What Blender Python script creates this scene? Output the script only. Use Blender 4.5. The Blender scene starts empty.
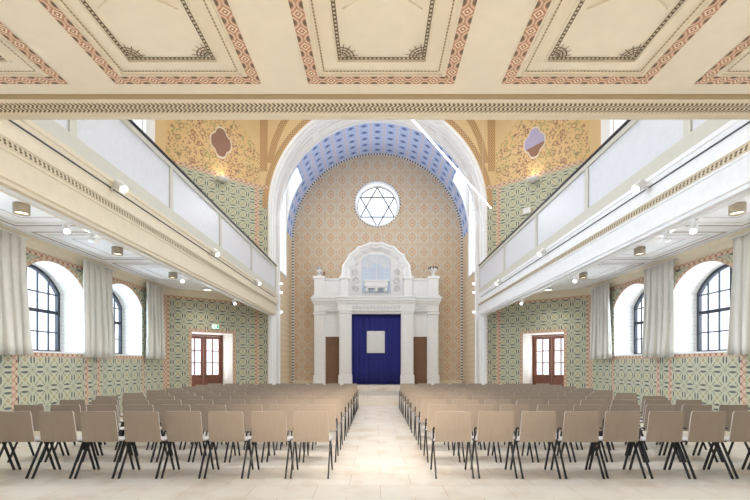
import bpy, math, random
from mathutils import Vector
random.seed(7)
PI = math.pi
SC = bpy.context.scene
COL = SC.collection

# ------------------------------------------------------------------ camera, world, light, exposure
cam_d = bpy.data.cameras.new('camera')
cam = bpy.data.objects.new('camera', cam_d); COL.objects.link(cam)
cam.location = (-0.045, 0, 1.4); cam.rotation_euler = (PI/2, 0, 0)
cam_d.sensor_width = 36; cam_d.lens = 412/750*36
cam_d.shift_x = -1.4/750; cam_d.shift_y = 115/750
cam_d.clip_start = 0.05
SC.camera = cam

world = bpy.data.worlds.new('sky'); SC.world = world; world.use_nodes = True
bg = world.node_tree.nodes['Background']
bg.inputs[0].default_value = (0.86, 0.92, 1.0, 1); bg.inputs[1].default_value = 1.25

SC.view_settings.view_transform = 'Standard'; SC.view_settings.look = 'None'
SC.view_settings.gamma = 1; SC.view_settings.use_curve_mapping = False
SC.view_settings.exposure = 0.56
SC.cycles.max_bounces = 10; SC.cycles.diffuse_bounces = 7; SC.cycles.transparent_max_bounces = 12
SC.cycles.use_denoising = True
SC.cycles.sample_clamp_indirect = 6

K = 1.0            # overall light level
def area(name, loc, rot, sx, sy, watts, color, spread=PI):
    l = bpy.data.lights.new(name, 'AREA'); l.shape = 'RECTANGLE'; l.size = sx; l.size_y = sy
    l.energy = watts*K; l.color = color; l.spread = spread
    o = bpy.data.objects.new(name, l); COL.objects.link(o); o.location = loc; o.rotation_euler = rot
    return o
def spot(name, loc, target, watts, color, deg=60, blend=0.6, rad=0.05):
    l = bpy.data.lights.new(name, 'SPOT'); l.energy = watts*K; l.color = color
    l.spot_size = math.radians(deg); l.spot_blend = blend; l.shadow_soft_size = rad
    o = bpy.data.objects.new(name, l); COL.objects.link(o); o.location = loc
    o.rotation_euler = (Vector(target)-Vector(loc)).to_track_quat('-Z', 'Y').to_euler()
    return o

DAY_L = (0.69, 0.83, 1.0)     # daylight through the left windows
DAY_R = (0.82, 0.90, 1.0)     # softer daylight on the right
WARM = (1.0, 0.87, 0.72)
W = 6.71                      # half width of the hall
G = 3.70                      # gallery front
WIN = [-0.67, 1.63, 3.93, 6.23, 8.53, 10.83]          # window centres along the hall; first two unseen, added to light the coffers
D1, D2, AR = 15.0, 18.65, 3.88          # arch wall, apse end wall, apse half width
ZS = 7.12                     # springing of the apse vault
UP0, UP1 = 5.35, 9.6          # upper windows
for s, c, pw, pl in ((-1, DAY_L, 94, 66), (1, DAY_R, 44, 58)):
    for y in WIN:
        if y > 3: area('daylight_upper_window', (s*(W+0.62), y, (UP0+UP1)/2), (0, s*PI/2, 0), UP1-UP0, 1.7, pw if y < 9 else pw*.55, c)
        area('daylight_lower_window', (s*(W+1.7), y, 2.75), (0, s*PI/2, 0), 2.0, 1.8, pl if y > 3 else pl*.4, c, math.radians(105))
    area('daylight_apse_window', (s*(AR+1.3), 17.0, 7.4), (0, s*PI/2, 0), 4.2, 1.3, 32, (0.9, 0.95, 1.0), math.radians(100))
area('daylight_round_window', (0, D2+0.75, 8.69), (PI/2, 0, PI), 1.9, 1.9, 40, (1, 1, 1)).rotation_euler = (-PI/2, 0, 0)
# added overhead fill for the high nave, unseen above the picture
for x in (-2.2, 2.2):
    for y in (5.5, 9.0, 12.0):
        area('nave_fill_light', (x, y, 10.9), (0, 0, 0), 0.3, 2.4, 50, (0.97, 0.98, 1.0))
# ceiling spots of the rear gallery, behind the camera
for x in (-2.4, -0.8, 0.8, 2.4):
    spot('rear_gallery_spot', (x, 1.2, 3.6), (x*0.25, 7.0, 0.6), 330, WARM, 42, 1.0, 0.08)
area('rear_floor_fill', (0, 0.9, 3.6), (0, 0, 0), 7, 0.8, 115, (1, 0.97, 0.94), math.radians(85))  # added unseen fill; lights the floor so it bounces up to the coffers

# ------------------------------------------------------------------ node expressions
class Ctx:
    nt = None
def _n(t): return Ctx.nt.nodes.new(t)
def _m(op, *a, clamp=False):
    n = _n('ShaderNodeMath'); n.operation = op; n.use_clamp = clamp
    for i, v in enumerate(a):
        if isinstance(v, E): Ctx.nt.links.new(v.s, n.inputs[i])
        else: n.inputs[i].default_value = float(v)
    return E(n.outputs[0])
class E:
    def __init__(self, s): self.s = s
    def __add__(a, b): return _m('ADD', a, b)
    __radd__ = __add__
    def __sub__(a, b): return _m('SUBTRACT', a, b)
    def __rsub__(a, b): return _m('SUBTRACT', b, a)
    def __mul__(a, b): return _m('MULTIPLY', a, b)
    __rmul__ = __mul__
    def __truediv__(a, b): return _m('DIVIDE', a, b)
def fabs(a): return _m('ABSOLUTE', a)
def fract(a): return _m('FRACT', a)
def mn(a, b): return _m('MINIMUM', a, b)
def mx(a, b): return _m('MAXIMUM', a, b)
def hyp(a, b): return _m('SQRT', a*a + b*b)
def below(a, t, soft):           # 1 where a < t, soft edge
    return _m('MULTIPLY_ADD', a, -1.0/soft, t/soft + 0.5, clamp=True) if not isinstance(t, E) else _m('MULTIPLY', (t-a), 1.0/soft, clamp=True)
def rep(u, period, c=0.0):       # metres to the nearest lattice line at c (in cells)
    return fabs(fract(u/period - (c-0.5)) - 0.5)*period
def col(c):
    return c
def mixc(f, a, b):
    n = _n('ShaderNodeMix'); n.data_type = 'RGBA'
    if isinstance(f, E): Ctx.nt.links.new(f.s, n.inputs[0])
    else: n.inputs[0].default_value = f
    for i, v in ((6, a), (7, b)):
        if isinstance(v, tuple): n.inputs[i].default_value = (*v, 1)
        else: Ctx.nt.links.new(v, n.inputs[i])
    return n.outputs[2]
def srgb(r, g, b):
    f = lambda c: (c/255/12.92) if c/255 <= 0.04045 else ((c/255+0.055)/1.055)**2.4
    return (f(r), f(g), f(b))
def uv():
    t = _n('ShaderNodeTexCoord'); sp = _n('ShaderNodeSeparateXYZ')
    Ctx.nt.links.new(t.outputs['UV'], sp.inputs[0])
    return E(sp.outputs[0]), E(sp.outputs[1]), t.outputs['UV']
def noise(scale, detail=3, vec=None, obj=True):
    n = _n('ShaderNodeTexNoise'); n.inputs['Scale'].default_value = scale; n.inputs['Detail'].default_value = detail
    if vec is None:
        t = _n('ShaderNodeTexCoord'); vec = t.outputs['Object']
    Ctx.nt.links.new(vec, n.inputs['Vector'])
    return E(n.outputs[0])
def material(name, fn, rough=0.6, metal=0.0, emis=None, bump=None, spec=None):
    m = bpy.data.materials.new(name); m.use_nodes = True
    Ctx.nt = m.node_tree; b = m.node_tree.nodes['Principled BSDF']
    b.inputs['Roughness'].default_value = rough; b.inputs['Metallic'].default_value = metal
    if spec is not None: b.inputs['Specular IOR Level'].default_value = spec
    c = fn() if callable(fn) else fn
    if isinstance(c, tuple):
        # a little procedural mottling so nothing is a dead flat tone
        nz = noise(9.0, 3); d = tuple(x*0.93 for x in c); l = tuple(min(1, x*1.05) for x in c)
        c = mixc(nz, d, l)
    Ctx.nt.links.new(c, b.inputs['Base Color'])
    if emis:
        b.inputs['Emission Color'].default_value = (*emis[0], 1); b.inputs['Emission Strength'].default_value = emis[1]
    if bump:
        bn = _n('ShaderNodeBump'); bn.inputs['Strength'].default_value = bump[1]; bn.inputs['Distance'].default_value = 0.01
        Ctx.nt.links.new(noise(bump[0], 4).s, bn.inputs['Height']); Ctx.nt.links.new(bn.outputs[0], b.inputs['Normal'])
    return m

# --- stencilled wallpapers
def green_fn():
    u, v, vec = uv()
    pu, pv = 0.355, 0.375
    x0, y0 = rep(u, pu, 0), rep(v, pv, 0)
    x5, y5 = rep(u, pu, .5), rep(v, pv, .5)
    c = srgb(196, 198, 176)
    l1 = x0/0.178 + y0/0.188                    # straps: lozenge lattice
    c = mixc(below(l1, 0.62, 0.06)*0.35, c, srgb(204, 200, 166))
    c = mixc(below(fabs(l1 - 1.0), 0.06, 0.06)*0.45, c, srgb(220, 222, 198))
    dg = hyp(fabs((x0 - y0)*0.7071)/0.016, fabs((x0 + y0)*0.7071 - 0.105)/0.048)      # slanting sprigs of the star
    c = mixc(below(dg, 1.0, 0.4)*0.75, c, srgb(128, 130, 100))
    c = mixc(below(fabs(hyp(x5, y5)-0.048), 0.007, 0.008)*0.7, c, srgb(132, 134, 108))
    c = mixc(below(fabs(l1 - 0.62), 0.03, 0.05)*0.4, c, srgb(150, 152, 118))
    c = mixc(below(fabs(x5/0.178 + y5/0.188 - 0.55), 0.03, 0.05)*0.6, c, srgb(140, 150, 126))
    # flower
    c = mixc(below(x0+y0, 0.042, 0.016), c, srgb(152, 134, 96)); c = mixc(below(hyp(x0, y0), 0.014, 0.01), c, srgb(210, 200, 160))
    # upright leaf pair at (.5, 0), serrated
    a = fabs(x5 - 0.036)/0.020; b = y0/0.080; ser = fabs(fract(y0/0.034)-0.5)*0.5
    c = mixc(below(hyp(a, b)+ser, 1.12, 0.3), c, srgb(84, 92, 94))
    # lying leaf pair at (0, .5)
    a = x0/0.082; b = fabs(y5 - 0.048)/0.026; c = mixc(below(hyp(a, b)+b*0.2, 1.1, 0.3), c, srgb(84, 92, 94))
    c = mixc(below(mn(hyp(x5/0.035, y5/0.010), hyp(x5/0.010, y5/0.035)), 1.0, 0.4)*0.8, c, srgb(112, 112, 104))
    c = mixc(below(hyp(fabs(x5-0.075), fabs(y5-0.075)), 0.016, 0.012)*0.9, c, srgb(104, 112, 96))
    c = mixc(noise(1.3, 3)*0.22, c, srgb(196, 190, 160))
    return c
def border_fn(axis=1, p=0.14):
    def f():
        u, v, vec = uv()
        t = v if axis else u
        c = srgb(212, 190, 166)
        a = rep(u+v, p, 0); b = rep(u-v, p, 0)
        c = mixc(below(mn(a, b), 0.016, 0.014)*0.65, c, srgb(176, 112, 88))
        c = mixc(below(hyp(rep(u, p, .5), rep(v, p, .5)), 0.020, 0.014)*0.9, c, srgb(140, 84, 66))
        return c
    return f
def ochre_fn():
    u, v, vec = uv()
    c = srgb(226, 180, 112)
    c = mixc(noise(0.8, 4), srgb(212, 180, 128), srgb(226, 202, 160))
    vo = _n('ShaderNodeTexVoronoi'); vo.inputs['Scale'].default_value = 3.1; vo.inputs['Randomness'].default_value = 0.55
    Ctx.nt.links.new(vec, vo.inputs['Vector']); d = E(vo.outputs['Distance'])
    vo2 = _n('ShaderNodeTexVoronoi'); vo2.inputs['Scale'].default_value = 13
    Ctx.nt.links.new(vec, vo2.inputs['Vector']); d2 = E(vo2.outputs['Distance'])
    cu = fabs(u - 1.71)
    top = 10.25 - cu*cu*0.6
    zone = mn(below(v, top, 0.10), 1.0)
    zone = mx(zone, below(fabs(u-0.35), 0.3, 0.05))
    c = mixc(zone*0.45, c, srgb(220, 182, 128))
    curl = below(fabs(d*0.32 - 0.085), 0.012, 0.014)
    leaf = below(d2*0.077, 0.029, 0.014)
    nz = noise(1.7, 2, vec)
    c = mixc(curl*zone*0.8, c, srgb(146, 100, 80))
    c = mixc(leaf*zone*below(nz, 0.54, 0.10)*0.75, c, srgb(138, 98, 88))
    c = mixc(leaf*zone*below(1.0-nz, 0.50, 0.08)*0.7, c, srgb(142, 148, 96))
    c = mixc(below(d*0.385, 0.035, 0.02)*zone*0.6, c, srgb(160, 84, 62))
    return c
def ochre_band_fn():
    u, v, vec = uv()
    c = srgb(214, 178, 126)
    c = mixc(below(hyp(rep(u, 0.09, 0), rep(v, 0.11, 0)), 0.030, 0.02)*.85, c, srgb(150, 112, 92))
    c = mixc(below(hyp(rep(u, 0.09, .5), rep(v, 0.11, .5)), 0.026, 0.02), c, srgb(150, 120, 90))
    return c
def apse_fn():
    u, v, vec = uv()
    pu, pv = 0.527, 0.652
    x0, y0 = rep(u, pu, 0), rep(v, pv, 0)
    x5, y5 = rep(u, pu, .5), rep(v, pv, .5)
    c = srgb(210, 190, 164)
    r = hyp(x0, y0*0.95)
    c = mixc(below(r, 0.21, 0.02)*0.8, c, srgb(212, 188, 158))
    c = mixc(below(fabs(r-0.215), 0.022, 0.014), c, srgb(206, 208, 200))
    c = mixc(below(fabs(r-0.125), 0.020, 0.02)*0.45, c, srgb(190, 150, 120))
    c = mixc(below(r, 0.065, 0.02), c, srgb(222, 200, 182)); c = mixc(below(r, 0.035, 0.015), c, srgb(150, 120, 112))
    c = mixc(below(hyp(x0, fabs(y0-0.20)), 0.030, 0.02)*0.8, c, srgb(188, 128, 96))
    c = mixc(below(mn(hyp(x5/0.05, y5/0.014), hyp(x5/0.014, y5/0.05)), 1.0, 0.4), c, srgb(176, 160, 140))
    c = mixc(below(x5, 0.010, 0.012)*0.6, c, srgb(196, 198, 190))
    c = mixc(below(hyp(x5, y0), 0.028, 0.02)*0.8, c, srgb(172, 150, 130))
    c = mixc(noise(0.5, 2)*0.3, c, srgb(212, 182, 146))
    return c
def apse_side_fn():
    u, v, vec = uv()
    c = srgb(218, 200, 172)
    c = mixc(below(hyp(rep(u, 0.26, 0), rep(v, 0.22, 0)), 0.030, 0.02), c, srgb(170, 140, 116))
    c = mixc(below(rep(u, 0.26, .5), 0.012, 0.01)*0.5, c, srgb(190, 160, 130))
    return c
def vault_fn():
    u, v, vec = uv()                    # u along the arc, v along the depth
    pu, pv = 0.545, 0.47
    x0, y0 = rep(u, pu, 0), rep(v, pv, .5)
    x5 = rep(u, pu, .5)
    c = srgb(188, 204, 240)
    c = mixc(below(x5, 0.045, 0.02), c, srgb(212, 208, 226))
    c = mixc(below(hyp(x5, rep(v, 0.12, 0)), 0.020, 0.015), c, srgb(160, 138, 160))
    e = hyp(x0/0.15, y0/0.12)
    c = mixc(below(e, 1.0, 0.3)*0.8, c, srgb(142, 162, 214)); c = mixc(below(e, 0.5, 0.3), c, srgb(84, 104, 170))
    c = mixc(below(hyp(rep(u, pu/2, .5), rep(v, pv, 0)), 0.022, 0.015), c, srgb(120, 132, 180))
    return c
def check_fn():
    u, v, vec = uv()
    c = srgb(226, 222, 214)
    return mixc(below(rep(v, 0.13, 0), 0.028, 0.006)*below(fabs(u-0.055), 0.042, 0.01), c, srgb(52, 54, 66))
def guilloche_fn(p=0.04, h=0.15, k1=1.0):
    def f():                            # u along the band, v across, 0 at its middle
        u, v, vec = uv()
        c = srgb(214, 202, 176)
        sk = rep(u + fabs(fabs(v)-h*0.21)*0.8*k1 + v*0.35, p, 0)
        c = mixc(below(sk, p*0.24, p*0.16)*below(fabs(v), h*0.42, 0.006), c, srgb(92, 78, 62))
        c = mixc(below(fabs(v), 0.003, 0.003)*0.8, c, srgb(206, 192, 160))
        return c
    return f
def coffer_band_fn():
    u, v, vec = uv()                    # v across -.045.. .045
    c = srgb(176, 130, 104)
    x = rep(u, 0.14, 0); x5 = rep(u, 0.14, .5)
    c = mixc(below(fabs(hyp(x5, fabs(v)-0.055)-0.045), 0.006, 0.006)*0.8, c, srgb(222, 200, 176))
    d = x + fabs(v)
    c = mixc(below(d, 0.038, 0.006), c, srgb(226, 208, 184)); c = mixc(below(d, 0.024, 0.005), c, srgb(160, 110, 86)); c = mixc(below(d, 0.010, 0.005), c, srgb(236, 222, 200))
    c = mixc(below(hyp(x5, (fabs(v)-0.040)*1.2), 0.022, 0.008), c, srgb(108, 92, 72))
    return c
def dots_fn():
    u, v, vec = uv()
    c = srgb(200, 186, 158)
    return mixc(below(rep(u, 0.028, 0), 0.008, 0.004), c, srgb(138, 122, 88))
def chain_fn():
    u, v, vec = uv()
    c = srgb(204, 190, 162)
    c = mixc(below(fabs(hyp(rep(u, 0.032, 0), v)-0.014), 0.005, 0.004), c, srgb(92, 78, 62))
    return mixc(below(hyp(rep(u, 0.032, .5), v), 0.006, 0.004), c, srgb(92, 78, 62))
def floor_fn():
    t = _n('ShaderNodeTexCoord')
    br = _n('ShaderNodeTexBrick'); br.inputs['Scale'].default_value = 1.0
    br.inputs['Brick Width'].default_value = 0.72; br.inputs['Row Height'].default_value = 0.48
    br.inputs['Mortar Size'].default_value = 0.005; br.inputs['Mortar Smooth'].default_value = 0.3
    br.inputs['Color1'].default_value = (*srgb(236, 232, 226), 1); br.inputs['Color2'].default_value = (*srgb(228, 221, 212), 1)
    br.inputs['Mortar'].default_value = (*srgb(200, 184, 164), 1)
    Ctx.nt.links.new(t.outputs['Object'], br.inputs['Vector'])
    c = br.outputs['Color']
    nz = noise(2.2, 6); c = mixc(below(nz, 0.42, 0.16)*0.35, c, srgb(186, 160, 132))
    nz2 = noise(0.7, 3); c = mixc(nz2*0.3, c, srgb(238, 232, 222))
    return c
def reveal_fn():
    u, v, vec = uv()
    c = srgb(236, 234, 228)
    c = mixc(below(mn(rep(u, 0.20, 0), rep(v, 0.20, 0)), 0.010, 0.01)*0.6, c, srgb(206, 202, 192))
    return mixc(below(hyp(rep(u, 0.20, .5), rep(v, 0.20, .5)), 0.03, 0.02)*0.3, c, srgb(200, 194, 184))
def wood_fn(a, b):
    def f():
        t = _n('ShaderNodeTexCoord'); mp = _n('ShaderNodeMapping'); mp.inputs['Scale'].default_value = (14, 14, 1.2)
        Ctx.nt.links.new(t.outputs['Object'], mp.inputs[0])
        return mixc(noise(2.5, 5, mp.outputs[0]), a, b)
    return f

M = {}
M['green'] = material('green_stencil_wallpaper', green_fn, 0.75)
M['border'] = material('red_stencil_border', border_fn(), 0.75)
M['ochre'] = material('ochre_painted_wall', ochre_fn, 0.8)
M['ochre_band'] = material('ochre_ornament_band', ochre_band_fn, 0.8)
M['apse'] = material('tan_apse_stencil', apse_fn, 0.8)
M['apse_side'] = material('apse_side_stencil', apse_side_fn, 0.8)
M['vault'] = material('blue_vault_stencil', vault_fn, 0.8)
M['check'] = material('black_white_edge', check_fn, 0.7)
M['guilloche'] = material('guilloche_band', guilloche_fn(), 0.7)
M['guilloche_side'] = material('guilloche_band_side', guilloche_fn(0.060, 0.058), 0.7)
M['coffer_band'] = material('coffer_border', coffer_band_fn, 0.7)
M['dots'] = material('dotted_line', dots_fn, 0.7)
M['chain'] = material('chain_border', chain_fn, 0.7)
M['floor'] = material('limestone_floor', floor_fn, 0.32, spec=0.45)
M['reveal'] = material('window_reveal_plaster', reveal_fn, 0.7)
M['cream'] = material('cream_plaster', srgb(222, 211, 188), 0.6)
M['cream_ceiling'] = material('beige_ceiling_plaster', srgb(224, 214, 194), 0.7)
M['cornice_shade'] = material('ochre_shadow_line', srgb(166, 148, 112), 0.7)  # shadow along the rear beam's cornice put into the band's colour
M['stencil'] = material('brown_stencil', srgb(112, 96, 74), 0.7)
M['white'] = material('white_plaster', srgb(240, 241, 243), 0.55)
M['white_marble'] = material('white_marble', srgb(232, 230, 230), 0.4)
M['greige'] = material('greige_paint', srgb(206, 205, 194), 0.5)
M['parapet'] = material('parapet_panel', srgb(220, 223, 231), 0.28)
M['ceil_white'] = material('white_ceiling', srgb(246, 247, 248), 0.6)
M['line'] = material('ceiling_stencil_line', srgb(176, 160, 150), 0.7)
M['line_pale'] = material('ceiling_moulding_grey', srgb(226, 226, 224), 0.6)
M['navy'] = material('dark_blue_handrail', srgb(14, 14, 34), 0.35)
M['curtain'] = material('grey_linen_curtain', srgb(216, 214, 206), 0.85, bump=(60, 0.3))
M['frame'] = material('anthracite_window_frame', srgb(56, 60, 70), 0.6)
M['leather'] = material('dark_lead_line', srgb(44, 44, 50), 0.6)
M['door_wood'] = material('red_brown_door_wood', wood_fn(srgb(104, 60, 44), srgb(150, 92, 68)), 0.4)
M['ark_wood'] = material('brown_door_wood', wood_fn(srgb(104, 74, 56), srgb(142, 106, 82)), 0.5)
M['blue'] = material('royal_blue_velvet', srgb(38, 42, 122), 0.9)
M['panel_white'] = material('white_embroidered_cloth', srgb(226, 228, 230), 0.8, bump=(14, 1.0))
M['tablet'] = material('pale_blue_marble', srgb(206, 218, 236), 0.5)
M['relief'] = material('relief_grey', srgb(196, 200, 208), 0.5)
M['steel'] = material('black_steel', srgb(38, 38, 42), 0.4, 0.3)
M['shell'] = material('taupe_veneer', wood_fn(srgb(160, 146, 132), srgb(170, 156, 142)), 0.42)
M['shell_edge'] = material('pale_veneer_edge', srgb(206, 200, 196), 0.45)
M['seat'] = material('pale_sheen_seat', srgb(214, 212, 214), 0.4)  # sheen on the seat tops put into the pale base colour
M['brass'] = material('dark_brass', srgb(70, 58, 44), 0.4, 0.8)
M['taupe_metal'] = material('taupe_lamp_metal', srgb(150, 138, 118), 0.5)
M['lamp_white'] = material('white_lamp_metal', srgb(226, 226, 224), 0.4)
M['glow'] = material('lit_lens', srgb(255, 255, 255), 0.5, emis=((1, 0.97, 0.92), 3.0))
M['glow_warm'] = material('lit_warm_diffuser', srgb(255, 240, 220), 0.5, emis=((1, 0.86, 0.66), 2.5))
M['tube_glow'] = material('lit_tube', srgb(255, 255, 255), 0.5, emis=((0.95, 0.98, 1), 5.0))
M['sign'] = material('exit_sign_face', srgb(214, 240, 220), 0.4, emis=((0.75, 1, 0.82), 0.7))
M['sign_green'] = material('exit_sign_green', srgb(40, 150, 90), 0.4, emis=((0.05, 0.5, 0.25), 0.5))
M['medal_brown'] = material('brown_medallion', srgb(146, 108, 88), 0.6)
M['medal_lilac'] = material('lilac_medallion', srgb(176, 168, 200), 0.6)
M['medal_edge'] = material('medallion_edge', srgb(226, 210, 188), 0.6)
def glass_mat():
    m = bpy.data.materials.new('window_glass'); m.use_nodes = True; nt = m.node_tree
    nt.nodes.remove(nt.nodes['Principled BSDF'])
    t = nt.nodes.new('ShaderNodeBsdfTransparent'); t.inputs[0].default_value = (0.96, 0.98, 1, 1)
    g = nt.nodes.new('ShaderNodeBsdfGlossy'); g.inputs['Roughness'].default_value = 0.03
    mxn = nt.nodes.new('ShaderNodeMixShader'); mxn.inputs[0].default_value = 0.06
    nt.links.new(t.outputs[0], mxn.inputs[1]); nt.links.new(g.outputs[0], mxn.inputs[2])
    nt.links.new(mxn.outputs[0], nt.nodes['Material Output'].inputs[0])
    return m
M['glass'] = glass_mat()

# ------------------------------------------------------------------ mesh builder
def worldloc(o):
    v = Vector((0, 0, 0))
    while o is not None: v = v + o.location; o = o.parent
    return v
class MB:
    def __init__(s): s.v = []; s.f = []; s.m = []; s.uv = []; s.sm = []
    def face(s, pts, m=0, uvs=None, smooth=False):
        b = len(s.v); pts = [Vector(p) for p in pts]; s.v += pts
        s.f.append(list(range(b, b+len(pts)))); s.m.append(m); s.sm.append(smooth)
        if uvs is None:
            n = (pts[1]-pts[0]).cross(pts[2]-pts[0]); a = [abs(n.x), abs(n.y), abs(n.z)]
            k = a.index(max(a))
            uvs = [((p.y, p.z) if k == 0 else (p.x, p.z) if k == 1 else (p.x, p.y)) for p in pts]
        s.uv.append(uvs)
    def grid(s, rows, m=0, uvs=None, smooth=True, closed=False):    # rows of points, welded
        b = len(s.v); nr = len(rows); nc = len(rows[0])
        for r in rows: s.v += [Vector(p) for p in r]
        for i in range(nr-1):
            for j in range(nc if closed else nc-1):
                j2 = (j+1) % nc
                s.f.append([b+i*nc+j, b+i*nc+j2, b+(i+1)*nc+j2, b+(i+1)*nc+j]); s.m.append(m); s.sm.append(smooth)
                if uvs: s.uv.append([uvs[i][j], uvs[i][j2], uvs[i+1][j2], uvs[i+1][j]])
                else: s.uv.append([(j, i), (j+1, i), (j+1, i+1), (j, i+1)])
        return b
    def box(s, x0, x1, y0, y1, z0, z1, m=0):
        if x0 > x1: x0, x1 = x1, x0
        P = [(x0, y0, z0), (x1, y0, z0), (x1, y1, z0), (x0, y1, z0), (x0, y0, z1), (x1, y0, z1), (x1, y1, z1), (x0, y1, z1)]
        for q in ((3, 2, 1, 0), (4, 5, 6, 7), (0, 1, 5, 4), (1, 2, 6, 5), (2, 3, 7, 6), (3, 0, 4, 7)):
            s.face([P[i] for i in q], m)
    def obox(s, c, ax, ay, az, hx, hy, hz, m=0):       # oriented box
        c = Vector(c); ax = Vector(ax).normalized()*hx; ay = Vector(ay).normalized()*hy; az = Vector(az).normalized()*hz
        P = [c-ax-ay-az, c+ax-ay-az, c+ax+ay-az, c-ax+ay-az, c-ax-ay+az, c+ax-ay+az, c+ax+ay+az, c-ax+ay+az]
        for q in ((3, 2, 1, 0), (4, 5, 6, 7), (0, 1, 5, 4), (1, 2, 6, 5), (2, 3, 7, 6), (3, 0, 4, 7)):
            s.face([P[i] for i in q], m)
    def tube(s, pts, r, n=8, m=0, caps=True, r2=None):
        pts = [Vector(p) for p in pts]; rows = []
        for i, p in enumerate(pts):
            d = (pts[min(i+1, len(pts)-1)] - pts[max(i-1, 0)]).normalized()
            u = d.cross(Vector((0, 0, 1)) if abs(d.z) < 0.9 else Vector((1, 0, 0))).normalized(); w = d.cross(u)
            rr = r if r2 is None else r + (r2-r)*i/(len(pts)-1)
            rows.append([p + (u*math.cos(2*PI*k/n) + w*math.sin(2*PI*k/n))*rr for k in range(n)])
        s.grid(rows, m, closed=True, smooth=n > 4)
        if caps:
            s.face(list(reversed(rows[0])), m); s.face(rows[-1], m)
    def lathe(s, prof, c, n=16, m=0, axis='Z'):        # prof (r, h)
        c = Vector(c); rows = []
        for r, h in prof:
            row = []
            for k in range(n):
                a = 2*PI*k/n; x, y = r*math.cos(a), r*math.sin(a)
                row.append(c + (Vector((x, y, h)) if axis == 'Z' else Vector((x, h, y)) if axis == 'Y' else Vector((h, x, y))))
            rows.append(row)
        s.grid(rows, m, closed=True)
    def prism(s, poly, y0, y1, m=0, plane='XZ'):       # poly in XZ, extruded in Y
        f = (lambda p, y: (p[0], y, p[1])) if plane == 'XZ' else (lambda p, y: (y, p[0], p[1]))
        A = [f(p, y0) for p in poly]; B = [f(p, y1) for p in poly]
        s.face(A, m); s.face(list(reversed(B)), m)
        for i in range(len(poly)):
            j = (i+1) % len(poly); s.face([A[i], B[i], B[j], A[j]], m)
    def band(s, pts, z0, z1, m, uvf=None): pass
    def build(s, name, mats, parent=None, origin=None, bevel=0, merge=False):
        me = bpy.data.meshes.new(name)
        off = worldloc(parent) if parent is not None else Vector(origin or (0, 0, 0))
        me.from_pydata([p-off for p in s.v], [], s.f)
        ul = me.uv_layers.new(name='UVMap'); fl = [c for u in s.uv for p in u for c in p]
        ul.data.foreach_set('uv', fl)
        if not isinstance(mats, (list, tuple)): mats = [mats]
        for x in mats: me.materials.append(M[x] if isinstance(x, str) else x)
        me.polygons.foreach_set('material_index', s.m); me.polygons.foreach_set('use_smooth', s.sm)
        me.update()
        o = bpy.data.objects.new(name, me); COL.objects.link(o)
        if parent is not None: o.parent = parent
        else: o.location = off
        if bevel:
            w = o.modifiers.new('weld', 'WELD'); w.merge_threshold = 0.0005
            b = o.modifiers.new('bevel', 'BEVEL'); b.width = bevel; b.segments = 2; b.limit_method = 'ANGLE'
        return o
def struct(o): o['kind'] = 'structure'; return o
def tag(o, label, cat, group=None):
    o['label'] = label; o['category'] = cat
    if group: o['group'] = group
    return o
def thing(name, loc, label, cat, group=None):
    o = bpy.data.objects.new(name, None); COL.objects.link(o); o.location = loc; o.empty_display_size = 0.2
    return tag(o, label, cat, group)
def sempty(name, loc):
    o = bpy.data.objects.new(name, None); COL.objects.link(o); o.location = loc; o['kind'] = 'structure'
    return o
TRIM = [0]
def trim(mb, mats, **k):
    TRIM[0] += 1
    return struct(mb.build('trim_%d' % TRIM[0], mats, **k))

# ------------------------------------------------------------------ walls with openings
def wall_open(mb, P, u0, u1, v0, v1, ops, m=0):
    """ops: (a, b, bottom, spring, rise) arched opening"""
    us = sorted(ops); cur = u0
    Q = lambda a, b, c, d: mb.face([P(a, c), P(b, c), P(b, d), P(a, d)], m, [(a, c), (b, c), (b, d), (a, d)])
    for a, b, zb, zs, rise in us:
        if a > cur: Q(cur, a, v0, v1)
        if zb > v0: Q(a, b, v0, zb)
        for i in range(16):
            x0 = a+(b-a)*i/16; x1 = a+(b-a)*(i+1)/16
            h0 = arc(x0, a, b, zs, rise); h1 = arc(x1, a, b, zs, rise)
            mb.face([P(x0, h0), P(x1, h1), P(x1, v1), P(x0, v1)], m, [(x0, h0), (x1, h1), (x1, v1), (x0, v1)])
        cur = b
    if cur < u1: Q(cur, u1, v0, v1)
def arc(x, a, b, zs, rise):
    if rise <= 0: return zs
    h = (b-a)/2; R = (h*h+rise*rise)/(2*rise); t = x-(a+b)/2
    return zs + rise - R + math.sqrt(max(0, R*R-t*t))
def outline(a, b, zb, zs, rise, n=16, down=True):
    pts = [(a, zb)] if down else []
    for i in range(n+1):
        x = a+(b-a)*i/n; pts.append((x, arc(x, a, b, zs, rise)))
    if down: pts.append((b, zb))
    return pts
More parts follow.
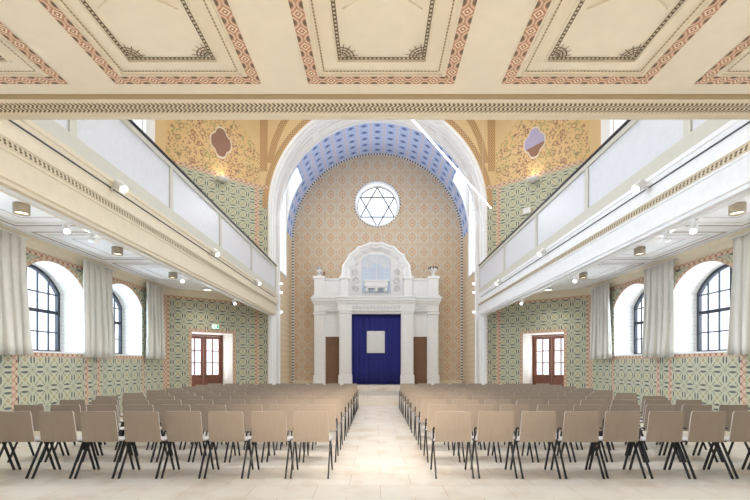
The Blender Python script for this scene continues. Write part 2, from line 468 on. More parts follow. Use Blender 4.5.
def strip(mb, P3, pts, w, m, loop=False, off=0.0):
    """flat band along a polyline (u,v) widened outward by w (to the left of travel)"""
    n = len(pts); d = 0
    A = []
    for i in range(n):
        p = Vector(pts[i]); q0 = Vector(pts[i-1] if (i > 0 or loop) else pts[i]); q1 = Vector(pts[(i+1) % n] if (i < n-1 or loop) else pts[i])
        d0 = (p-q0); d1 = (q1-p)
        if d0.length == 0: d0 = d1
        if d1.length == 0: d1 = d0
        n0 = Vector((-d0.y, d0.x)).normalized(); n1 = Vector((-d1.y, d1.x)).normalized()
        nn = (n0+n1); nn = nn/nn.length; k = 1/max(0.5, nn.dot(n0)); A.append((p, nn*k))
    rng = range(n if loop else n-1)
    for i in rng:
        j = (i+1) % n; p, a = A[i]; q, b = A[j]; L = (q-p).length
        o0, o1 = off, off+w
        F = [p+a*o0, q+b*o0, q+b*o1, p+a*o1]
        dr = (q-p).normalized() if L > 0 else Vector((1, 0))
        us_ = [d + (x-p).dot(dr) for x in F]
        mb.face([P3(x.x, x.y) for x in F], m, [(us_[0], -w/2), (us_[1], -w/2), (us_[2], w/2), (us_[3], w/2)])
        d += L

SILL, SPR, RISE, HW = 1.675, 3.03, 0.49, 0.885
CZ = 3.84      # aisle ceiling
# canted corner
C0 = Vector((W, 13.04)); C1 = Vector((4.30, D1)); CD = (C1-C0).normalized(); CL = (C1-C0).length
CN = Vector((CD.y, -CD.x))   # outwards (x grows away from centre)
if CN.x < 0: CN = -CN
DA, DB, DTOP, DDEP = 0.776, 2.125, 2.49, 1.05
ZO = 7.88
TOPZ = 11.5
wn = 0
for s, side in ((-1, 'left'), (1, 'right')):
    # --- side wall
    mb = MB()
    P = lambda u, v, o=0: Vector((s*(W-o), u, v))
    ops = [(y-HW, y+HW, SILL, SPR, RISE) for y in WIN]
    wall_open(mb, P, -4.0, 13.04, 0, 3.63, ops, 0)
    P2 = lambda u, v: P(u, v, 0.004)
    for y in WIN:
        ol = outline(y-HW, y+HW, SILL, SPR, RISE)
        strip(mb, P2, ol[1:-1], 0.075, 1)                                     # border hugging the arch
        mb.face([P2(y-HW, SILL-0.12), P2(y+HW, SILL-0.12), P2(y+HW, SILL-0.01), P2(y-HW, SILL-0.01)], 1)
        for e in (y-HW-0.12, y+HW):
            mb.face([P2(e, 0.1), P2(e+0.12, 0.1), P2(e+0.12, SILL if e > y else SILL), P2(e, SILL)], 1)
    P3_ = lambda u, v: P(u, v, 0.009)
    mb.face([P3_(-4, 3.54), P3_(13.04, 3.54), P3_(13.04, 3.63), P3_(-4, 3.63)], 1)
    mb.face([P2(12.88, 0.1), P2(13.04, 0.1), P2(13.04, 3.6), P2(12.88, 3.6)], 1)
    # upper storey
    P = lambda u, v, o=0: Vector((s*(W-o), u, v))
    wall_open(mb, P, -4.0, 13.04, CZ, TOPZ, [(y-HW, y+HW, UP0, UP1-0.9, 0.88) for y in WIN], 2)
    P2 = lambda u, v: P(u, v, 0.004)
    for y in WIN: strip(mb, P2, outline(y-HW, y+HW, UP0, UP1-0.9, 0.88), 0.2, 1)
    for y in WIN[2:]:                                  # white pilasters between the upper windows
        mb.box(s*(W-.10), s*W, y+HW+.02, y+HW+.50, CZ+.2, TOPZ, 3)
        mb.box(s*(W-.13), s*W, y+HW-.01, y+HW+.53, CZ+.2, CZ+.5, 3)
    struct(mb.build('wall_'+side, ['green', 'border', 'ochre', 'white']))
    # cove
    mb = MB()
    prof = [(0.0, 3.63), (0.025, 3.64), (0.03, 3.68), (0.07, 3.78), (0.13, CZ)]
    for (a, z0), (b, z1) in zip(prof, prof[1:]):
        mb.face([(s*(W-a), -4, z0), (s*(W-a), 13.0, z0), (s*(W-b), 13.0, z1), (s*(W-b), -4, z1)], 0)
        A = C0 - CN*a; B = C1 - CN*a; A2 = C0 - CN*b; B2 = C1 - CN*b
        mb.face([(s*A.x, A.y, z0), (s*B.x, B.y, z0), (s*B2.x, B2.y, z1), (s*A2.x, A2.y, z1)], 0)
    trim(mb, ['cream'])
    # window reveals (lower and upper)
    mb = MB()
    for y in WIN:
        for zb, zs, ri in ((SILL, SPR, RISE), (UP0, UP1-0.9, 0.88)):
            ol = outline(y-HW, y+HW, zb, zs, ri)
            ol2 = ol + [ol[0]]; d = 0
            for (a, b), (c, e) in zip(ol2, ol2[1:]):
                L = math.hypot(c-a, e-b)
                mb.face([(s*W, a, b), (s*W, c, e), (s*(W+0.68), c, e), (s*(W+0.68), a, b)], 0, [(d, 0), (d+L, 0), (d+L, .68), (d, .68)])
                d += L
    trim(mb, ['reveal'])
    # windows
    for k, y in enumerate(WIN):
        for up in (0, 1):
            wn += 1
            zb, zs, ri = ((SILL, SPR, RISE), (UP0, UP1-0.9, 0.88))[up]
            w = sempty('window_%d' % wn, (s*(W+0.6), y, zb))
            fm = 'frame' if not up else 'white'
            xg0, xg1 = s*(W+0.56), s*(W+0.63)
            f = MB()
            ol = outline(y-HW+0.001, y+HW-0.001, zb+0.001, zs, ri)
            inner = []
            for (a, b) in ol:      # outer frame: shrink towards centre
                cx, cz = y, zb+(zs+ri-zb)*0.45
                inner.append((a+(cx-a)*0.075, b+(cz-b)*0.065))
            for i in range(len(ol)):
                j = (i+1) % len(ol)
                a, b, c, d = ol[i], ol[j], inner[j], inner[i]
                f.face([(xg0, *a), (xg0, *b), (xg0, *c), (xg0, *d)])
                f.face([(xg0, *d), (xg0, *c), (xg1, *c), (xg1, *d)])
            fo = f.build('window_frame', [fm], w)
            def bar(mbb, ya, yb, za, zb_): mbb.box(min(xg0, xg1)+0.02, max(xg0, xg1)-0.024, ya, yb, za, zb_)
            g = MB()
            ncol = 6 if not up else 4
            for i in range(1, ncol):
                yy = y-HW+2*HW*i/ncol; ww = 0.026 if (i*2 == ncol) else 0.013
                if up: ww *= 1.0
                bar(g, yy-ww, yy+ww, zb+0.03, arc(yy, y-HW, y+HW, zs, ri)-0.02)
            zz = [zb+0.45, zb+0.90, zb+1.30] if not up else [zb+0.7*i for i in range(1, 6)]
            for i, z in enumerate(zz):
                ww = 0.036 if (i == 1 and not up) else 0.013
                lim = HW
                if z > zs:
                    R = (HW*HW+ri*ri)/(2*ri); lim = math.sqrt(max(0, R*R-(z-(zs+ri-R))**2))
                bar(g, y-lim+0.02, y+lim-0.02, z-ww, z+ww)
            g.build('glazing_bars', [fm], w)
            g = MB(); xm = s*(W+0.60)
            g.face([(xm, a, b) for a, b in ol]); g.build('pane', ['glass'], w)
            if not up:
                g = MB(); g.box(s*(W-0.015), s*(W+0.56), y-HW+0.002, y+HW-0.002, zb-0.03, zb+0.004)
                g.build('window_sill', ['white'], w)
    # --- canted wall
    def PC(u, v, o=0.0):
        q = C0 + CD*u - CN*o
        return Vector((s*q.x, q.y, v))
    mb = MB()
    wall_open(mb, PC, 0, CL, 0, 3.63, [(DA, DB, 0, DTOP, 0)], 0)
    wall_open(mb, PC, 0, CL, CZ, ZO, [], 0)
    wall_open(mb, PC, 0, CL, ZO, TOPZ, [], 2)
    PC2 = lambda u, v: PC(u, v, 0.004)
    mb.face([PC2(0, 3.54), PC2(CL, 3.54), PC2(CL, 3.63), PC2(0, 3.63)], 1)
    mb.face([PC2(0, ZO-0.05), PC2(CL, ZO-0.05), PC2(CL, ZO+0.08), PC2(0, ZO+0.08)], 1)
    for z0, z1 in ((0.1, 3.54), (CZ, ZO-0.05)):
        mb.face([PC2(CL-0.18, z0), PC2(CL-0.02, z0), PC2(CL-0.02, z1), PC2(CL-0.18, z1)], 1)
        mb.face([PC2(0, z0), PC2(0.1, z0), PC2(0.1, z1), PC2(0, z1)], 1)
    strip(mb, PC2, [(DA, 0.1), (DA, DTOP), (DB, DTOP), (DB, 0.1)], 0.10, 1)
    struct(mb.build('wall_front_'+side, ['green', 'border', 'ochre', 'ochre_band']))
    # door niche
    mb = MB()
    for u in (DA, DB):
        mb.face([PC(u, 0), PC(u, 0, -DDEP-.1), PC(u, DTOP, -DDEP-.1), PC(u, DTOP)], 0, [(0, 0), (1.1, 0), (1.1, 2.5), (0, 2.5)])
    mb.face([PC(DA, DTOP), PC(DB, DTOP), PC(DB, DTOP, -DDEP-.1), PC(DA, DTOP, -DDEP-.1)], 0)
    mb.face([PC(DA, 0.001), PC(DB, 0.001), PC(DB, 0.001, -DDEP-.3), PC(DA, 0.001, -DDEP-.3)], 0)
    trim(mb, ['reveal'])
    # double door
    base = PC((DA+DB)/2, 0, -DDEP)
    dr = sempty('door_%d' % (1 if s < 0 else 2), base)
    ux = (PC(1, 0)-PC(0, 0)).normalized(); nx = (PC(0, 0, 1)-PC(0, 0, 0)).normalized(); uz = Vector((0, 0, 1))
    f = MB()
    mid = (DA+DB)/2; hw = (DB-DA)/2
    def ob(mbb, ua, ub, za, zb_, o0, o1):
        c = PC((ua+ub)/2, (za+zb_)/2, (o0+o1)/2 - DDEP)
        mbb.obox(c, ux, nx, uz, (ub-ua)/2, (o1-o0)/2, (zb_-za)/2)
    ob(f, DA, DA+0.05, 0, DTOP, -.04, .04); ob(f, DB-0.05, DB, 0, DTOP, -.04, .04); ob(f, DA, DB, DTOP-0.05, DTOP, -.04, .04)
    f.build('door_frame', ['door_wood'], dr)
    for q in (-1, 1):
        e0, e1 = sorted((mid+q*0.004, mid+q*(hw-0.052)))
        lf = MB(); wl = e1-e0; st = 0.10
        ob(lf, e0, e0+st, 0.01, DTOP-0.055, -.025, .025); ob(lf, e1-st, e1, 0.01, DTOP-0.055, -.025, .025)
        ob(lf, e0+st, e1-st, DTOP-0.155, DTOP-0.055, -.025, .025); ob(lf, e0+st, e1-st, 0.90, 1.05, -.025, .025); ob(lf, e0+st, e1-st, 0.01, 0.16, -.025, .025)
        ob(lf, e0+st, e1-st, 0.16, 0.90, -.012, .012); ob(lf, e0+st+.07, e1-st-.07, 0.23, 0.83, -.02, .02)
        ob(lf, (e0+e1)/2-.022, (e0+e1)/2+.022, 1.05, DTOP-.155, -.018, .018)
        hz = (DTOP-.155-1.05)/3
        for k in (1, 2): ob(lf, e0+st, e1-st, 1.05+hz*k-.018, 1.05+hz*k+.018, -.018, .018)
        leaf = lf.build('door_leaf', ['door_wood'], dr)
        g = MB(); ob(g, e0+st, e1-st, 1.05, DTOP-.155, -.003, .003); g.build('pane', ['glass'], leaf)
        hd = MB(); uh = mid+q*0.06
        hd.tube([PC(uh, 1.0, -DDEP+.02), PC(uh, 1.0, -DDEP+.07)], .012, 8); hd.tube([PC(uh, 1.0, -DDEP+.07), PC(uh+q*.12, 1.0, -DDEP+.07)], .011, 8)
        hd.build('handle', ['brass'], leaf)
    a = area('daylight_door', PC(mid, 1.7, -DDEP-0.35), (0, 0, 0), 1.3, 1.5, 45, (1, 1, 1))
    a.rotation_euler = (-(nx)).to_track_quat('Z', 'Y').to_euler()

# --- arch wall (front of the apse) with its opening
def arch_pt(th, r, y): return Vector((r*math.cos(th), y, ZS + r*math.sin(th)))
mb = MB()
for s in (-1, 1):
    for z0, z1, m in ((0, 3.63, 0), (3.63, CZ, 2), (CZ, ZO, 0)):
        a, b = sorted((s*AR, s*4.30))
        if z1 <= ZS: mb.face([(a, D1, z0), (b, D1, z0), (b, D1, z1), (a, D1, z1)], m)
        else:
            mb.face([(a, D1, z0), (b, D1, z0), (b, D1, ZS), (a, D1, ZS)], m)
    x4 = [s*AR, s*4.30]
    for z0, z1 in ((0.1, 3.6), (CZ, ZO)):
        if z1 > ZS: z1 = ZS+0.3
        mb.face([(s*3.93, D1-.004, z0), (s*4.0, D1-.004, z0), (s*4.0, D1-.004, z1), (s*3.93, D1-.004, z1)], 1)
N = 64
def outer(th):      # outer boundary of the arch wall above the springing
    x = 4.30; c, sn = math.cos(th), math.sin(th)
    t = 1e9
    if abs(c) > 1e-6: t = min(t, x/abs(c))
    if sn > 1e-6: t = min(t, (TOPZ-ZS)/sn)
    return t
for i in range(N):
    t0, t1 = PI*i/N, PI*(i+1)/N
    for (f0, f1, sw) in ((0, 1, 1),):
        A = arch_pt(t0, AR, D1); B = arch_pt(t1, AR, D1); C_ = arch_pt(t1, outer(t1), D1); D_ = arch_pt(t0, outer(t0), D1)
        m = 2
        mb.face([A, B, C_, D_], m, [(p.x+0.2 if False else p.x*1.0+6, p.z+3) for p in (A, B, C_, D_)])
    y = D1-0.004
    rr0, rr1 = 4.02, 4.20
    A = arch_pt(t0, rr0, y); B = arch_pt(t1, rr0, y); C_ = arch_pt(t1, rr1, y); D_ = arch_pt(t0, rr1, y)
    if max(abs(A.x), abs(B.x), abs(C_.x), abs(D_.x)) < 4.3:
        mb.face([A, B, C_, D_], 3, [(rr0*t0, 0), (rr0*t1, 0), (rr0*t1, .18), (rr0*t0, .18)])
for s in (-1, 1):                                   # rising ornament bands beside the arch
    mb.face([(s*4.02, D1-.005, 8.45), (s*4.28, D1-.005, 8.45), (s*4.28, D1-.005, TOPZ), (s*3.98, D1-.005, TOPZ)], 3)
    pts = [(s*3.93, 8.75), (s*3.86, 9.1), (s*3.72, 9.6), (s*3.5, 10.1), (s*3.2, 10.6), (s*2.8, 11.15)]
    strip(mb, (lambda u, v: Vector((u, D1-.006, v))), pts, .24, 3, off=-.12)
# green pilaster strip stops at ZO
for s in (-1, 1):
    xs = [s*(AR+0.1+0.375*k/6) for k in range(7)]
    for xa, xb in zip(xs, xs[1:]):
        za = ZS; mb.face([(xa, D1-.002, za), (xb, D1-.002, za), (xb, D1-.002, ZO), (xa, D1-.002, ZO)], 0)
    mb.face([(s*3.93, D1-.006, ZO-.06), (s*4.3, D1-.006, ZO-.06), (s*4.3, D1-.006, ZO+.06), (s*3.93, D1-.006, ZO+.06)], 1)
struct(mb.build('wall_front', ['green', 'border', 'ochre', 'ochre_band']))

# --- white archivolt: pier reveals + ring, D1..16.26
BY = 16.26
def profile_ring(mb, prof, m, thA=0.0, thB=PI, n=64, zbase=None):
    """prof: list of (y, inset) swept over the arch and down the piers"""
    rows = []
    path = []
    if zbase is not None: path.append(('z', zbase, 1))
    for i in range(n+1): path.append(('a', thA+(thB-thA)*i/n, 0))
    if zbase is not None: path.append(('z', zbase, -1))
    for y, ins in prof:
        row = []
        for k, t, sg in path:
            r = AR-ins
            row.append(Vector((sg*r, y, t)) if k == 'z' else arch_pt(t, r, y))
        rows.append(row)
    mb.grid(rows, m, smooth=False)
mb = MB()
profile_ring(mb, [(D1-0.03, -0.10), (D1-0.03, 0.0), (D1+0.10, 0.015), (D1+0.12, 0.05), (D1+0.18, 0.05), (D1+0.20, 0.01), (D1+0.46, 0.01),
                  (D1+0.48, 0.045), (D1+0.54, 0.045), (D1+0.56, 0.0), (BY-0.12, 0.0), (BY-0.10, 0.05), (BY-0.03, 0.05), (BY, 0.0)], 0, zbase=0.0)
for k in range(7):                                  # raised marble fields between rosettes
    a = math.radians(4 + k*25.2); b = a + math.radians(20.8)
    profile_ring(mb, [(D1+0.68, 0.0), (D1+0.70, 0.03), (BY-0.24, 0.03), (BY-0.22, 0.0)], 1, a, b, 12)
for s in (-1, 1):
    for z0, z1 in ((0.5, 3.2), (3.5, 6.8)):
        mb.box(s*(AR-0.03), s*AR, D1+0.68, BY-0.22, z0, z1, 1)
trim(mb, ['white', 'white_marble'])
# --- apse side walls
NY0, NY1, NZ0, NZ1 = 16.42, 17.63, 5.17, 9.30
TH0 = math.asin((NZ1-ZS)/AR)
for s, side in ((-1, 'left'), (1, 'right')):
    mb = MB()
    P = lambda u, v: Vector((s*AR, u, v))
    Q = lambda a, b, c, d, m=0: mb.face([P(a, c), P(b, c), P(b, d), P(a, d)], m, [(a, c), (b, c), (b, d), (a, d)])
    Q(BY, NY0, 0, ZS); Q(NY1, D2, 0, ZS); Q(NY0, NY1, 0, NZ0)
    # niche reveals
    arcx = [(AR*math.cos(TH0*i/8), ZS+AR*math.sin(TH0*i/8)) for i in range(9)]
    for y in (NY0, NY1):
        mb.face([(s*(AR+.06), y, NZ0)] + [(s*AR, y, NZ0)] + [(s*a, y, b) for a, b in arcx] + [(s*(AR+.06), y, NZ1+.35)], 1)
    mb.face([(s*(AR+.06), NY0, NZ1+.35), (s*(AR+.06), NY1, NZ1+.35), (s*arcx[-1][0], NY1, NZ1), (s*arcx[-1][0], NY0, NZ1)], 1)
    mb.box(s*(AR-0.02), s*(AR+.06), NY0, NY1, NZ0-0.06, NZ0, 2)
    struct(mb.build('wall_apse_'+side, ['apse_side', 'white', 'line_pale']))
    wn += 1
    w = sempty('window_%d' % wn, (s*(AR+.05), (NY0+NY1)/2, NZ0))
    f = MB()
    for a, b in ((NY0, NY0+.04), (NY1-.06, NY1), ((NY0+NY1)/2-.015, (NY0+NY1)/2+.015)): f.box(s*(AR+.02), s*(AR+.055), a, b, NZ0, NZ1+.33)
    for k in range(6):
        z = NZ0+.85*k; f.box(s*(AR+.03), s*(AR+.05), NY0, NY1, z, z+.03)
    f.build('window_frame', ['line_pale'], w)
    g = MB(); g.face([(s*(AR+.045), NY0, NZ0), (s*(AR+.045), NY1, NZ0), (s*(AR+.045), NY1, NZ1+.33), (s*(AR+.045), NY0, NZ1+.33)]); g.build('pane', ['glass'], w)
# --- blue vault
mb = MB()
def vault(y0, y1, t0, t1, n):
    A = []; B = []; ua = []; ub = []
    for i in range(n+1):
        t = t0+(t1-t0)*i/n; A.append(arch_pt(t, AR, y0)); B.append(arch_pt(t, AR, y1))
        ua.append(((t-PI/2)*AR, y0-BY)); ub.append(((t-PI/2)*AR, y1-BY))
    mb.grid([A, B], 0, [ua, ub])
vault(BY, NY0, 0, PI, 64); vault(NY1, D2, 0, PI, 64); vault(NY0, NY1, TH0, PI-TH0, 44)
struct(mb.build('ceiling_apse', ['vault']))
# --- apse end wall with the round window
RZ, RR = 8.69, 0.97
mb = MB()
def wall_pt_on_box(th):      # ray from the round window's centre to the arched wall outline
    c, sn = math.cos(th), math.sin(th); lo, hi = RR, 12
    for _ in range(40):
        t = (lo+hi)/2; x = t*c; z = RZ+t*sn
        ins = (abs(x) <= AR and 0 <= z <= ZS) or (z > ZS and x*x+(z-ZS)**2 <= AR*AR)
        if ins: lo = t
        else: hi = t
    return Vector((lo*c, D2, RZ+lo*sn))
angs = sorted(set([2*PI*i/96 for i in range(97)] + [math.atan2(-RZ, AR)+2*PI, math.atan2(-RZ, -AR)+2*PI]))
for a, b in zip(angs, angs[1:]):
    q = [Vector((RR*math.cos(a), D2, RZ+RR*math.sin(a))), Vector((RR*math.cos(b), D2, RZ+RR*math.sin(b))), wall_pt_on_box(b), wall_pt_on_box(a)]
    mb.face(q, 0, [(p.x, p.z) for p in q])
# border along the edges, ring round the window
for s in (-1, 1):
    mb.face([(s*AR, D2-.005, .6), (s*(AR-.11), D2-.005, .6), (s*(AR-.11), D2-.005, ZS), (s*AR, D2-.005, ZS)], 1, [(0, 0), (.11, 0), (.11, 6.5), (0, 6.5)])
n = 72
for i in range(n):
    a, b = PI*i/n, PI*(i+1)/n
    mb.face([arch_pt(a, AR, D2-.005), arch_pt(b, AR, D2-.005), arch_pt(b, AR-.11, D2-.005), arch_pt(a, AR-.11, D2-.005)], 1,
            [(0, AR*a), (0, AR*b), (.11, AR*b), (.11, AR*a)])
    a, b = 2*PI*i/n, 2*PI*(i+1)/n
    f = lambda t, r: Vector((r*math.cos(t), D2-.005, RZ+r*math.sin(t)))
    mb.face([f(a, RR+.02), f(b, RR+.02), f(b, RR+.09), f(a, RR+.09)], 1, [(.02, a*1.04), (.02, b*1.04), (.09, b*1.04), (.09, a*1.04)])
struct(mb.build('wall_front_apse', ['apse', 'check']))
mb = MB()
rows = [[Vector((r*math.cos(2*PI*k/64), y, RZ+r*math.sin(2*PI*k/64))) for k in range(64)] for r, y in ((RR+.05, D2-.005), (RR+.05, D2-.03), (RR, D2-.03), (RR, D2+.5))]
mb.grid(rows, 0, closed=True)
trim(mb, ['white'])
wn += 1
w = sempty('window_%d' % wn, (0, D2+.4, RZ))
f = MB(); R2 = RR-0.06
rows = [[Vector((r*math.cos(2*PI*k/64), y, RZ+r*math.sin(2*PI*k/64))) for k in range(64)] for r, y in ((RR, D2+.36), (R2, D2+.36), (R2, D2+.42))]
f.grid(rows, 0, closed=True); f.build('window_frame', ['white'], w)
f = MB()
tri = [[(R2*math.cos(PI/2+o+2*PI*k/3), R2*math.sin(PI/2+o+2*PI*k/3)) for k in range(3)] for o in (0, PI/3*1)]
for t in tri:
    for k in range(3):
        a, b = t[k], t[(k+1) % 3]; f.tube([(a[0], D2+.39, RZ+a[1]), (b[0], D2+.39, RZ+b[1])], .026, 6)
f.build('star_tracery', ['leather'], w)
f = MB(); f.tube([(R2*math.cos(2*PI*k/64), D2+.39, RZ+R2*math.sin(2*PI*k/64)) for k in range(65)], .02, 6, caps=False); f.build('frame_ring', ['leather'], w)
g = MB(); g.face([(R2*math.cos(2*PI*k/48), D2+.41, RZ+R2*math.sin(2*PI*k/48)) for k in range(48)]); g.build('pane', ['glass'], w)

# --- floor, platform, ceilings, rear wall
mb = MB(); mb.box(-W-1.2, W+1.2, -4.2, D2+.2, -0.2, 0)
struct(mb.build('floor', ['floor']))
mb = MB()
mb.box(-AR+.06, AR-.06, 14.25, D2, 0.0, .155); mb.box(-AR+.06, AR-.06, 14.6, D2, .155, .31); mb.box(-AR+.06, AR-.06, 17.2, D2, .31, .43); mb.box(-AR+.06, AR-.06, 17.4, D2, .43, .55)
struct(mb.build('floor_platform', ['floor'], bevel=0.008))
mb = MB(); mb.face([(-W, 3.9, TOPZ), (W, 3.9, TOPZ), (W, D2, TOPZ), (-W, D2, TOPZ)])
mb.face([(-W, -4, TOPZ), (W, -4, TOPZ), (W, 3.9, TOPZ), (-W, 3.9, TOPZ)]); struct(mb.build('ceiling', ['cream']))
mb = MB(); mb.face([(-W, -4, 0), (W, -4, 0), (W, -4, TOPZ), (-W, -4, TOPZ)]); struct(mb.build('wall_rear', ['cream']))
mb = MB()
for s in (-1, 1): mb.box(s*(W-.03), s*W, -4, 13.0, 0, .12)
struct(mb.build('baseboard_side', ['cream']))
mb = MB(); mb.box(-AR+.06, AR-.06, D2-.04, D2, .55, .72); struct(mb.build('baseboard_apse', ['cream']))

# --- side galleries: ceiling, beam, parapet
BEAM_Z0, BEAM_Z1 = 3.20, 3.62
for s, side in ((-1, 'left'), (1, 'right')):
    mb = MB()
    mb.face([(s*(G+.24), 3.9, CZ), (s*W, 3.9, CZ), (s*W, 13.04, CZ), (s*4.3, D1, CZ), (s*(G+.24), D1, CZ)], 0)
    zc = CZ-.004
    def fr(xa, xb, ya, yb, w_, m, z=zc, th=0.0):
        for q in ((xa, xb, ya, ya+w_), (xa, xb, yb-w_, yb), (xa, xa+w_, ya+w_, yb-w_), (xb-w_, xb, ya+w_, yb-w_)):
            if th: mb.box(s*q[0], s*q[1], q[2], q[3], z-th, z, m)
            else: mb.face([(s*q[0], q[2], z), (s*q[1], q[2], z), (s*q[1], q[3], z), (s*q[0], q[3], z)], m)
    for y in WIN + [13.05]:
        x1 = 6.38 if y < 12 else 5.0
        hy = 1.0 if y < 12 else 0.75
        fr(4.25, x1, y-hy, y+hy, .045, 1)
        fr(4.42, x1-.17, y-hy+.17, y+hy-.17, .03, 2, zc, .012)
        fr(4.72, x1-.45, y-hy+.42, y+hy-.42, .02, 1)
    mb.box(s*(W-.26), s*(W-.20), 3.9, 12.9, zc-.012, zc, 2)
    struct(mb.build('ceiling_aisle_'+side, ['ceil_white', 'line', 'line_pale']))
    # the gallery beam
    mb = MB()
    X = lambda x: s*x
    y0, y1 = 3.6, D1-0.002
    def run(prof, mlist):
        for ((a, za), (b, zb_)), m in zip(zip(prof, prof[1:]), mlist):
            L = math.hypot(b-a, zb_-za)
            mb.face([(X(a), y0, za), (X(a), y1, za), (X(b), y1, zb_), (X(b), y0, zb_)], m, [(y0, -L/2), (y1, -L/2), (y1, L/2), (y0, L/2)])
    run([(G+.24, CZ), (G+.24, BEAM_Z0), (G+.03, BEAM_Z0), (G+.03, BEAM_Z0+.04), (G, BEAM_Z0+.05), (G, 3.51), (G-.015, 3.515), (G-.015, 3.545), (G-.03, 3.55), (G-.035, 3.61), (G-.055, 3.62), (G-.055, 3.73), (G-.045, 3.74), (G-.045, 3.885), (G-.06, 3.89), (G-.06, 3.945), (G, 3.95)],
        [0, 0, 0, 0, 0, 0, 0, 1, 2, 1, 0, 0, 0, 0, 0, 3])
    mb.box(X(G), X(W), y0, y1 if False else 13.0, 3.94, 4.02, 0)
    trim(mb, ['cream' if s < 0 else 'white', 'cream', 'guilloche_side', 'greige'])  # right beam whiter: daylight falling on that side put into its colour
    # parapet
    pp = sempty('gallery_parapet', (s*G, 9.4, 3.96))
    struct(pp)
    f = MB(); f.box(s*(G-.02), s*(G+.05), y0, y1, 3.96, 4.165); f.build('bottom_rail', ['greige'], pp, bevel=.006)
    f = MB(); f.box(s*(G-.02), s*(G+.05), y0, y1, 4.90, 4.985); f.build('top_rail', ['greige'], pp, bevel=.006)
    f = MB(); f.box(s*(G-.035), s*(G+.06), y0, y1, 4.987, 5.035); f.build('handrail', ['navy'], pp, bevel=.008)
    ys = [4.95, 7.33, 9.65, 12.05, D1-.06]
    for y in ys:
        f = MB(); f.box(s*(G-.015), s*(G+.05), y-.055, y+.055, 4.165, 4.90); f.build('post', ['greige'], pp)
    prev = y0
    for y in ys:
        f = MB(); f.box(s*(G+.01), s*(G+.04), prev+.055, y-.055, 4.165, 4.90); f.build('panel', ['parapet'], pp); prev = y
# --- rear gallery: ceiling with painted coffers and its front beam
RC = 3.735
mb = MB()
mb.face([(-W, -4, RC), (W, -4, RC), (W, 3.56, RC), (-W, 3.56, RC)], 0)
PR = lambda z: (lambda u, v: Vector((u, v, z)))
for k in (-2, -1, 0, 1, 2):
    cx = -.005+1.6*k; h = .605; ya, yb = 1.95, 3.42
    def rect(i): return [(cx-h+i, ya+i), (cx-h+i, yb-i), (cx+h-i, yb-i), (cx+h-i, ya+i)]
    strip(mb, PR(RC-.003), rect(.088), .088, 1, loop=True)
    strip(mb, PR(RC-.003), rect(.155), .012, 2, loop=True)
    # raised fillets: outer and inner
    for i, w_ in ((.105, .014), (.25, .014)):
        a, b, c, d = cx-h+i, cx+h-i, ya+i, yb-i
        for q in ((a, b, d-w_, d), (a, b, c, c+w_), (a, a+w_, c+w_, d-w_), (b-w_, b, c+w_, d-w_)):
            mb.box(q[0], q[1], q[2], q[3], RC-.014, RC-.0005, 3)
    strip(mb, PR(RC-.003), rect(.300), .028, 4, loop=True)
    # corner fans
    for sx in (-1, 1):
        cxx = cx+sx*(h-.30); cyy = yb-.30
        for r in (.05, .075, .10):
            pts = [(cxx-sx*r*math.cos(t*PI/16), cyy-r*math.sin(t*PI/16)) for t in range(9)]
            if sx < 0: pts = pts[::-1]
            strip(mb, PR(RC-.0035), pts, .009, 5)
        for t in (1, 3, 5, 7):
            a = t*PI/16
            strip(mb, PR(RC-.0035), [(cxx-sx*.02*math.cos(a), cyy-.02*math.sin(a)), (cxx-sx*.13*math.cos(a), cyy-.13*math.sin(a))], .006, 5)
    # diamond fillet in the middle of the panel
    for sx in (-1, 1):
        for (a, b), (c, d) in (((.26, 2.70), (.0, 2.525)), ((.26, 2.17), (.0, 2.345))):
            p = Vector((cx+sx*a, b, RC-.006)); q = Vector((cx+sx*c, d, RC-.006)); dd = q-p
            mb.obox((p+q)/2, dd, Vector((-dd.y, dd.x, 0)), (0, 0, 1), dd.length/2, .005, .006, 3)
struct(mb.build('ceiling_rear', ['cream_ceiling', 'coffer_band', 'dots', 'cream', 'chain', 'stencil']))
mb = MB()
def face_run(prof, ms):
    for ((a, za), (b, zb_)), m in zip(zip(prof, prof[1:]), ms):
        L = math.hypot(b-a, zb_-za)
        mb.face([(-W, a, za), (W, a, za), (W, b, zb_), (-W, b, zb_)], m, [(-W, -L/2), (W, -L/2), (W, L/2), (-W, L/2)])
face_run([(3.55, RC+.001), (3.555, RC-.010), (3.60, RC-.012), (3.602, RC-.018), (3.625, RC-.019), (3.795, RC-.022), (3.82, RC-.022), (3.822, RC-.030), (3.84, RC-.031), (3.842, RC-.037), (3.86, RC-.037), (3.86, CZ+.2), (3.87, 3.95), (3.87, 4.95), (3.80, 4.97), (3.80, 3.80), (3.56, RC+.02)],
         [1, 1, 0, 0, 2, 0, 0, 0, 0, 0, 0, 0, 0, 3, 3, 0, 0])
trim(mb, ['cream_ceiling', 'cornice_shade', 'guilloche', 'white'])
mb = MB(); mb.box(-W, W, -4, 3.80, RC+.03, RC+.25); trim(mb, ['cream'])

